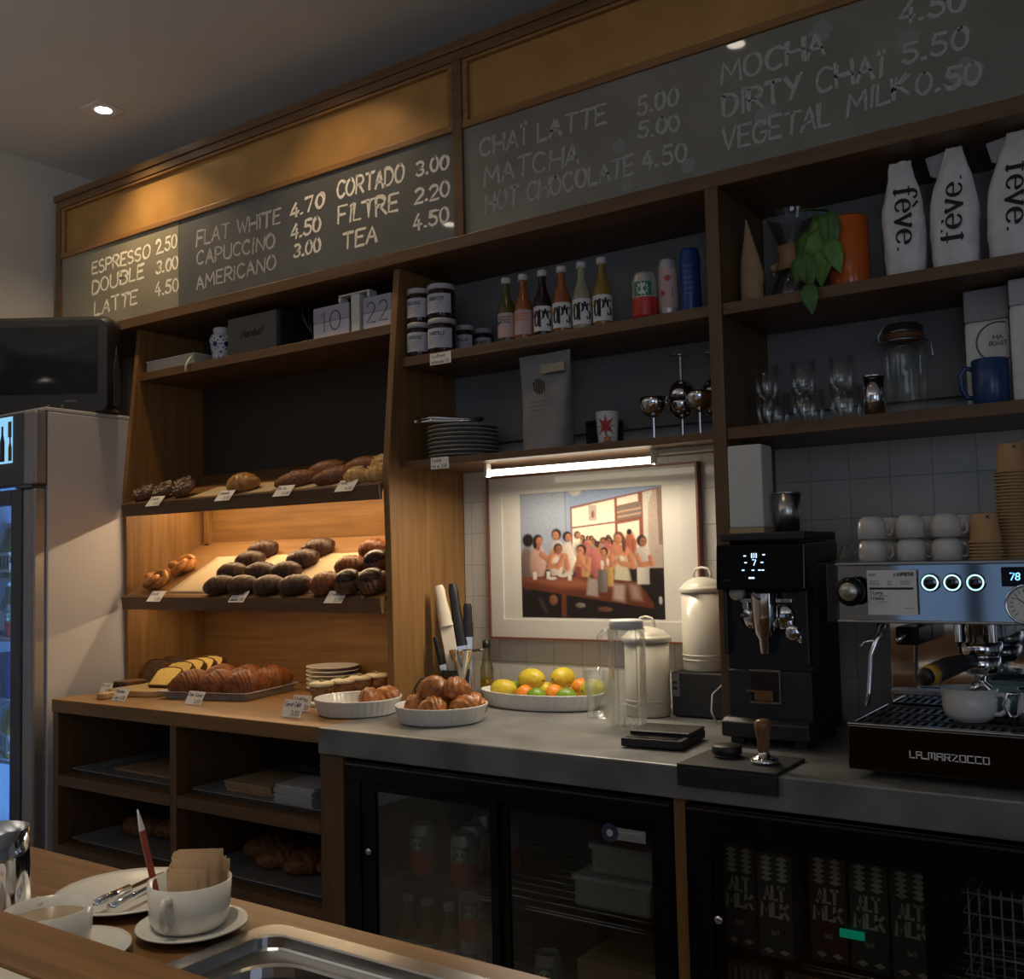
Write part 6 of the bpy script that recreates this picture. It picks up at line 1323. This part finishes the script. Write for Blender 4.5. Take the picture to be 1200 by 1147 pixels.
L(MB(), e).tube([(-.546, -.524, 1.152), (-.566, -.530, 1.146), (-.575, -.531, 1.136)], .004, 8).build('wand_grip', chrome, swo)
E('water_spout_block', blackg, (-.525, -.480, -.46, -.336, 1.135, 1.172), bev=.004); L(MB(), e).tube([(-.503, -.462, 1.160), (-.505, -.490, 1.156), (-.512, -.500, 1.145)], .006, 10).build('water_spout', chrome, e)
mb = L(MB(), e); nm = [[(0,10),(0,0),(4.5,0)], ]
LZ = {'L': (5, [[(0,10),(0,0),(5,0)]]), 'A': (6, [[(0,0),(0,10),(6,10),(6,0)], [(0,5),(6,5)]]), 'M': (7, [[(0,0),(0,10),(7,10),(7,0)], [(3.5,10),(3.5,2)]]), 'R': (6, [[(0,0),(0,10),(6,10),(6,5),(0,5)], [(3,5),(6,0)]]), 'Z': (6, [[(0,10),(6,10),(0,0),(6,0)]]), 'O': (6, [[(0,0),(0,10),(6,10),(6,0),(0,0)]]), 'T': (6, [[(0,10),(6,10)], [(3,10),(3,0)]]), 'C': (6, [[(6,10),(0,10),(0,0),(6,0)]]), '_': (3, [[(-1.5,0),(4.5,0)]])}
keep = dict(F); F.update(LZ); write(mb, 'LA_MARZOCCO', lambda u, v: (-.4645 + u, -.6408, .9455 + v), .0115, .0026, .134, gap=2.5); F.clear(); F.update(keep)
mb.build('maker_lettering', mat('letter_silver', (.85, .83, .78), .5, 0), tb)
# cups around the machine
def teacup(name, label, loc, r, h, m, rz=0, up=True, group=None):
    t = thing(name, label, 'cup', loc, rz, group)
    if not up: t.rotation_euler = (math.pi, 0, R(rz))
    MB().lathe([(0, 0), (r * .66, 0), (r * .68, .003), (r * .80, h * .08), (r * .94, h * .24), (r * .985, h * .45), (r, h), (r * .955, h), (r * .935, h * .45), (r * .88, h * .26), (r * .62, h * .15), (0, h * .13)], 32).build('cup_body', m, t)
    MB().tube([(r * .95, 0, h * .82), (r * 1.25, 0, h * .86), (r * 1.42, 0, h * .68), (r * 1.36, 0, h * .40), (r * 1.1, 0, h * .25), (r * .80, 0, h * .26)], r * .095, 8).build('handle', m, t); return t
teacup('coffee_cup', 'white cup standing on the drip grille of the espresso machine', (-.382, -.505, ZW + .0995), .050, .062, white, -12)
teacup('coffee_cup', 'pale teal cup behind the white one on the drip grille', (-.338, -.398, ZW + .0995), .048, .060, mat('teal_glaze', (.30, .42, .43), .2), 0)
sj = thing('milk_jug', 'small steel milk jug at the right edge of the drip grille', 'jug', (-.268, -.515, ZW + .0995)); MB().lathe([(0, 0), (.030, 0), (.034, .004), (.033, .03), (.028, .058), (.030, .066), (.029, .066), (.027, .056), (0, .01)], 30).build('jug_body', chrome, sj); MB().tube([(-.030, .0, .055), (-.046, -.005, .056), (-.052, -.006, .035), (-.044, -.005, .014), (-.033, -.002, .012)], .004, 8).build('handle', chrome, sj)
ZT = 1.3062
cw = mat('cup_stone_white', (.58, .56, .53), .25)
k_ = 0
for y, rn in ((-.515, 'front row'), (-.425, 'back row')):
    for x, cn in ((-.548, 'left column'), (-.474, 'middle column'), (-.408, 'column by the paper cups')):
        for lv, ln in ((0, 'lower'), (1, 'upper')):
            teacup('espresso_cup', '%s upturned cup on the machine, %s, %s' % (ln, cn, rn), (x + (.012 if rn[0] == 'b' else 0), y, ZT + .0445 + .0450 * lv), .0275, .0440, cw, 20, False, 'upturned cups on the machine')
kc_ = mat('kraft_cup', (.50, .30, .14), .75, 0, .06, 40); kproto = None
def kcup(label, loc, mark):
    t = thing('paper_cup', label, 'cup', loc, 0, 'kraft paper cups on the machine')
    cb_ = MB().lathe([(.0305, .0), (.0330, .0006), (.0330, .0026), (.0300, .0034), (.0282, .0036), (.0228, .0545), (.0216, .056), (.0205, .0535), (0, .0535)], 32).build('cup_body', kc_, t)
    if mark:
        mb = MB(); mp = lambda u, v: ((.0288 - (.0060) * (v - .003) / .051 + .0005) * math.cos(R(-72) + u / .025), (.0288 - (.0060) * (v - .003) / .051 + .0005) * math.sin(R(-72) + u / .025), v)
        write(mb, 'K', lambda u, v: mp(u, .046 + v), .0055, .0016, .005); write(mb, '-', lambda u, v: mp(.0075 + u, .046 + v), .0055, .001, .003); mb.build('cup_mark', ink, cb_)
    return t
kp = None
def kstack(x, y, n, name):
    global kp
    for i in range(n):
        lab = 'topmost kraft paper cup of the ' + name if i == n - 1 else 'kraft paper cup nested in the ' + name + ', only its rim showing'
        if i == n - 1: kcup(lab, (x, y, ZT + .0064 * i), True)
        elif kp is None: kp = kcup(lab, (x, y, ZT), False)
        else: dup(kp, (x, y, ZT + .0064 * i), None, lab)
kstack(-.340, -.505, 6, 'short front stack'); kstack(-.296, -.450, 27, 'tall middle stack'); kstack(-.262, -.385, 29, 'tall back stack')

# ---------------------------------------------------------------- under-counter bays: trays, bags, loaves
def bay_tray(label, loc, w, d): t = thing('oven_tray', label, 'tray', loc, 0, 'trays in the open bays'); tray_mesh(w, d, .018).build('tray_body', mat('dark_tray', (.24, .24, .24), .45, .4), t); return t
bay_tray('dark tray on the upper shelf of the left bay', (-2.845, -.455, .6554), .52, .40); bay_tray('dark tray of bags on the upper shelf of the right bay', (-2.23, -.455, .6554), .53, .40)
bay_tray('dark tray of loaves on the lower shelf of the left bay', (-2.845, -.455, .4304), .52, .40); bay_tray('dark tray of loaves on the lower shelf of the right bay', (-2.23, -.455, .4304), .53, .40)
tag(MB().box(-3.02, -2.72, -.56, -.36, .6585, .664).build('baking_paper', kraft), 'brown baking paper on the left bay tray', 'paper')
bag_w = mat('paper_white', (.45, .45, .46), .7)
def stack(name, label, cat, x0, x1, y0, y1, z0, n, th, m):
    o = MB()
    for i in range(n): j = rnd.uniform(-.004, .004); o.box(x0 + j, x1 + j, y0 + j, y1 + j, z0 + i * th, z0 + i * th + th * .86)
    return tag(o.build(name, m, bev=.001), label, cat)
stack('paper_bag_pile', 'pile of flat kraft bags lying at the left of the right bay tray', 'paper bags', -2.44, -2.24, -.58, -.40, .6585, 5, .006, kraft)
stack('napkin_pile', 'pile of white paper napkins at the front of the right bay tray', 'napkins', -2.185, -2.035, -.62, -.48, .6585, 12, .0045, bag_w)
stack('paper_bag_pile', 'tall pile of kraft bags against the right side of the bay', 'paper bags', -2.022, -1.985, -.60, -.36, .6585, 22, .0055, kraft)
o = tag(MB().box(-2.30, -2.17, -.32, -.31, .6585, .80).build('paper_bag', bag_w, bev=.002), 'white paper bag standing at the back of the right bay', 'bag')
mb = MB()
for i in range(6): mb.tube([(-2.15 + .012 * i, -.345, .661), (-2.15 + .012 * i, -.34, .75), (-2.13 + .012 * i, -.33, .785), (-2.10 + .012 * i, -.32, .79)], .0045, 6)
tag(mb.build('folded_bags', kraft), 'kraft bags bent over behind the napkins in the right bay', 'paper bags')
lfm = mat('bay_crust', (.24, .095, .035), .5, 0, .5, 60, .5)
for k, (x, y, rz, lab) in enumerate(((-2.98, -.47, 20, 'left'), (-2.86, -.42, 60, 'second from left'), (-2.73, -.45, 30, 'third from left'), (-2.64, -.40, 80, 'right'), )):
    o = tag(ridge_roll(170 + k, .16, .05, 8, .01, .4, .12, .8).build('croissant', lfm), 'croissant on the lower left bay tray, ' + lab, 'croissant', 'croissants stored in the bays'); o.location = (x, y, .4335); o.rotation_euler = (0, 0, R(rz))
for k, (x, y, rz, lab) in enumerate(((-2.42, -.42, 70, 'leftmost'), (-2.31, -.47, 80, 'second from left'), (-2.20, -.47, 85, 'third from left'), (-2.10, -.43, 75, 'fourth from left'), (-2.02, -.36, 85, 'rightmost'))):
    o = tag(ridge_roll(180 + k, .17, .052, 8, .01, .4, .12, .8).build('croissant', lfm), 'croissant on the lower right bay tray, ' + lab, 'croissant', 'croissants stored in the bays'); o.location = (x, y, .4335); o.rotation_euler = (0, 0, R(rz))

# ---------------------------------------------------------------- bar top items
sk = thing('sink', 'steel sink set into the oak service bar', 'sink', ((SX0 + SX1) / 2, (SY0 + SY1) / 2, .9))
w_, d_ = SX1 - SX0, SY1 - SY0
def rrect(w, d, z, r): return [(p[0], p[2] - d / 2, z) for p in rr(w, d, 0, 0, 0, 7, r)]
pr_s = [(.030, .0006, .03), (.030, .0035, .03), (.026, .0045, .03), (-.022, .0045, .026), (-.026, .0030, .026), (-.030, -.008, .026), (-.034, -.010, .026), (-.074, -.010, .05), (-.080, -.008, .052), (-.086, -.010, .054), (-.090, -.02, .056), (-.096, -.15, .05), (-.16, -.165, .05)]
MB().rings([rrect(w_ + a_, d_ + a_, z_, r_) for a_, z_, r_ in pr_s], False, False).add(rrect(w_ - .16, d_ - .16, -.165, .05), [tuple(range(32))]).build('basin', steel, sk)
sp_ = thing('glass_bowl', 'wet glass bowl lying in the sink', 'bowl', (-.74, -1.89, .7355)); MB().lathe([(0, 0), (.05, .004), (.075, .05), (.08, .085), (.076, .085), (.07, .05), (0, .01)], 30).build('bowl_body', clear, sp_)
ps = thing('saucer', 'white saucer under the cup of folded paper bags', 'saucer', (-1.000, -1.826, ZW)); plate_mesh(MB(), .064, .012).build('saucer_body', white, ps)
nc = thing('napkin_cup', 'low white cup holding folded kraft bags and a stick, on its saucer', 'cup', (-1.012, -1.820, ZW + .0062), -66)
MB().lathe([(0, 0), (.040, 0), (.042, .003), (.046, .012), (.0485, .052), (.0465, .052), (.044, .014), (.038, .007), (0, .006)], 40).build('cup_body', white, nc)
MB().tube([(.047, 0, .042), (.060, 0, .043), (.062, 0, .036), (.060, 0, .018), (.050, 0, .010)], .0052, 10).build('handle', white, nc)
nb = thing('folded_paper_bags', 'bundle of folded kraft bags standing in the white cup', 'paper bags', (-1.008, -1.815, ZW + .0135), 36)
for i in range(5):
    r_ = .0035 + .0042 * i; x0 = -.024 + .001 * i; h_ = .074 - .0045 * i + (.006 if i == 2 else 0)
    path = [(.030 - .005 * i + .004 * (i % 2), -r_ - .0015 * i)] + [(x0 + .006 + r_ * math.cos(a), r_ * math.sin(a)) for a in [R(270 - 22.5 * k) for k in range(9)]] + [(.024 + .003 * i, r_ + .0012 * i)]
    vs = []; n = len(path)
    for z in (0, h_): 
        for k, (x, y) in enumerate(path): vs.append((x * (1 - .10 * (1 - z / .08)), y, z + (.004 if z and k > n // 2 else 0)))
    o = MB().add(vs, [(k, k + 1, n + k + 1, n + k) for k in range(n - 1)], True).build('folded_bag', kraft, nb); o.modifiers.new('thick', 'SOLIDIFY').thickness = .0012
stk = thing('stirring_stick', 'red and white paper stick leaning in the napkin cup', 'stick', (-1.045, -1.835, ZW + .0135)); d_v = Vector((-.030, -.01, .118)); stk.rotation_euler = d_v.to_track_quat('Z', 'Y').to_euler()
MB().box(-.0045, .0045, -.0012, .0012, 0, .102).build('stick_body', mat('stick_red', (.32, .05, .035), .6), stk); MB().box(-.0045, -.0015, -.0016, -.0013, 0, .102).box(.0022, .0045, -.0016, -.0013, 0, .102).build('stripe', mat('stick_white', (.62, .55, .50), .6), stk); MB().prism([(-.0045, .1022), (.0045, .1022), (0, .128)], -.0012, .0012, 'XZ').build('tip', wl, stk)
dp = thing('dinner_plate', 'white dinner plate with cutlery behind the napkin cup', 'plate', (-1.163, -1.795, ZW)); plate_mesh(MB(), .094, .014).build('plate_body', white, dp)
for k, (a, b, nm, lab) in enumerate((((-1.112, -1.858), (-1.150, -1.728), 'fork', 'steel fork lying on the used dinner plate'), ((-1.136, -1.866), (-1.172, -1.736), 'table_knife', 'steel table knife lying on the used dinner plate'))):
    t = thing(nm, lab, 'cutlery', (a[0], a[1], ZW + .0165)); vx, vy = b[0] - a[0], b[1] - a[1]; t.rotation_euler = (0, 0, math.atan2(vy, vx)); L_ = math.hypot(vx, vy)
    if nm == 'fork':
        MB().tube([(0, 0, .002), (L_ * .5, 0, .0035), (L_ * .72, 0, .003)], [.006, .0035, .003], 8).build('handle', chrome, t)
        mb = MB(); mb.box(L_ * .72, L_ * .80, -.010, .010, .001, .003)
        for i in range(4): mb.box(L_ * .80, L_, -.010 + i * .0058, -.0074 + i * .0058, .001, .003)
        mb.build('tines', chrome, t)
    else:
        MB().tube([(0, 0, .003), (L_ * .48, 0, .0035)], [.007, .0055], 8).build('handle', chrome, t); MB().prism([(L_ * .48, -.005), (L_ * .95, -.008), (L_, .002), (L_ * .9, .006), (L_ * .48, .005)], .002, .0035).build('blade', chrome, t, bev=.0005)
ss = thing('saucer', 'white saucer under the half full coffee cup', 'saucer', (-1.055, -1.955, ZW)); plate_mesh(MB(), .072, .012).build('saucer_body', white, ss)
c2 = teacup('coffee_cup', 'half full white coffee cup behind the oak ledge', (-1.072, -1.962, ZW + .0062), .046, .050, white, 160)
MB().lathe([(0, .038), (.0425, .038)], 28).build('coffee', mat('milky_coffee', (.34, .25, .16), .25), c2)
ju = thing('milk_jug', 'tall steel milk jug at the left edge of the bar', 'jug', (-1.224, -1.945, ZW)); MB().lathe([(0, 0), (.043, 0), (.046, .004), (.046, .03), (.0435, .085), (.0435, .117), (.042, .117), (.0415, .085), (.044, .03), (0, .01)], 40).build('jug_body', chrome, ju); MB().tube([(-.042, .01, .105), (-.07, .015, .108), (-.078, .016, .07), (-.066, .014, .03), (-.045, .01, .025)], .005, 8).build('handle', chrome, ju)
gd_ = thing('sugar_dish', 'small glass dish with a sugar lump at the left edge of the bar', 'dish', (-1.150, -2.035, ZW)); MB().lathe([(0, .0), (.025, 0), (.030, .03), (.028, .03), (.023, .004), (0, .004)], 26).build('dish_body', clear, gd_)
o = tag(MB().box(-.010, .010, -.009, .009, 0, .014).build('sugar_lump', mat('sugar', (.55, .42, .28), .8), bev=.002), 'brown sugar lump in the small glass dish', 'sugar'); o.location = (-1.150, -2.035, ZW + .0045)
# prune helper protos left out of view
for o in [q for q in bpy.data.objects if q.parent is None and q.location.z < -4]: bpy.data.objects.remove(o)
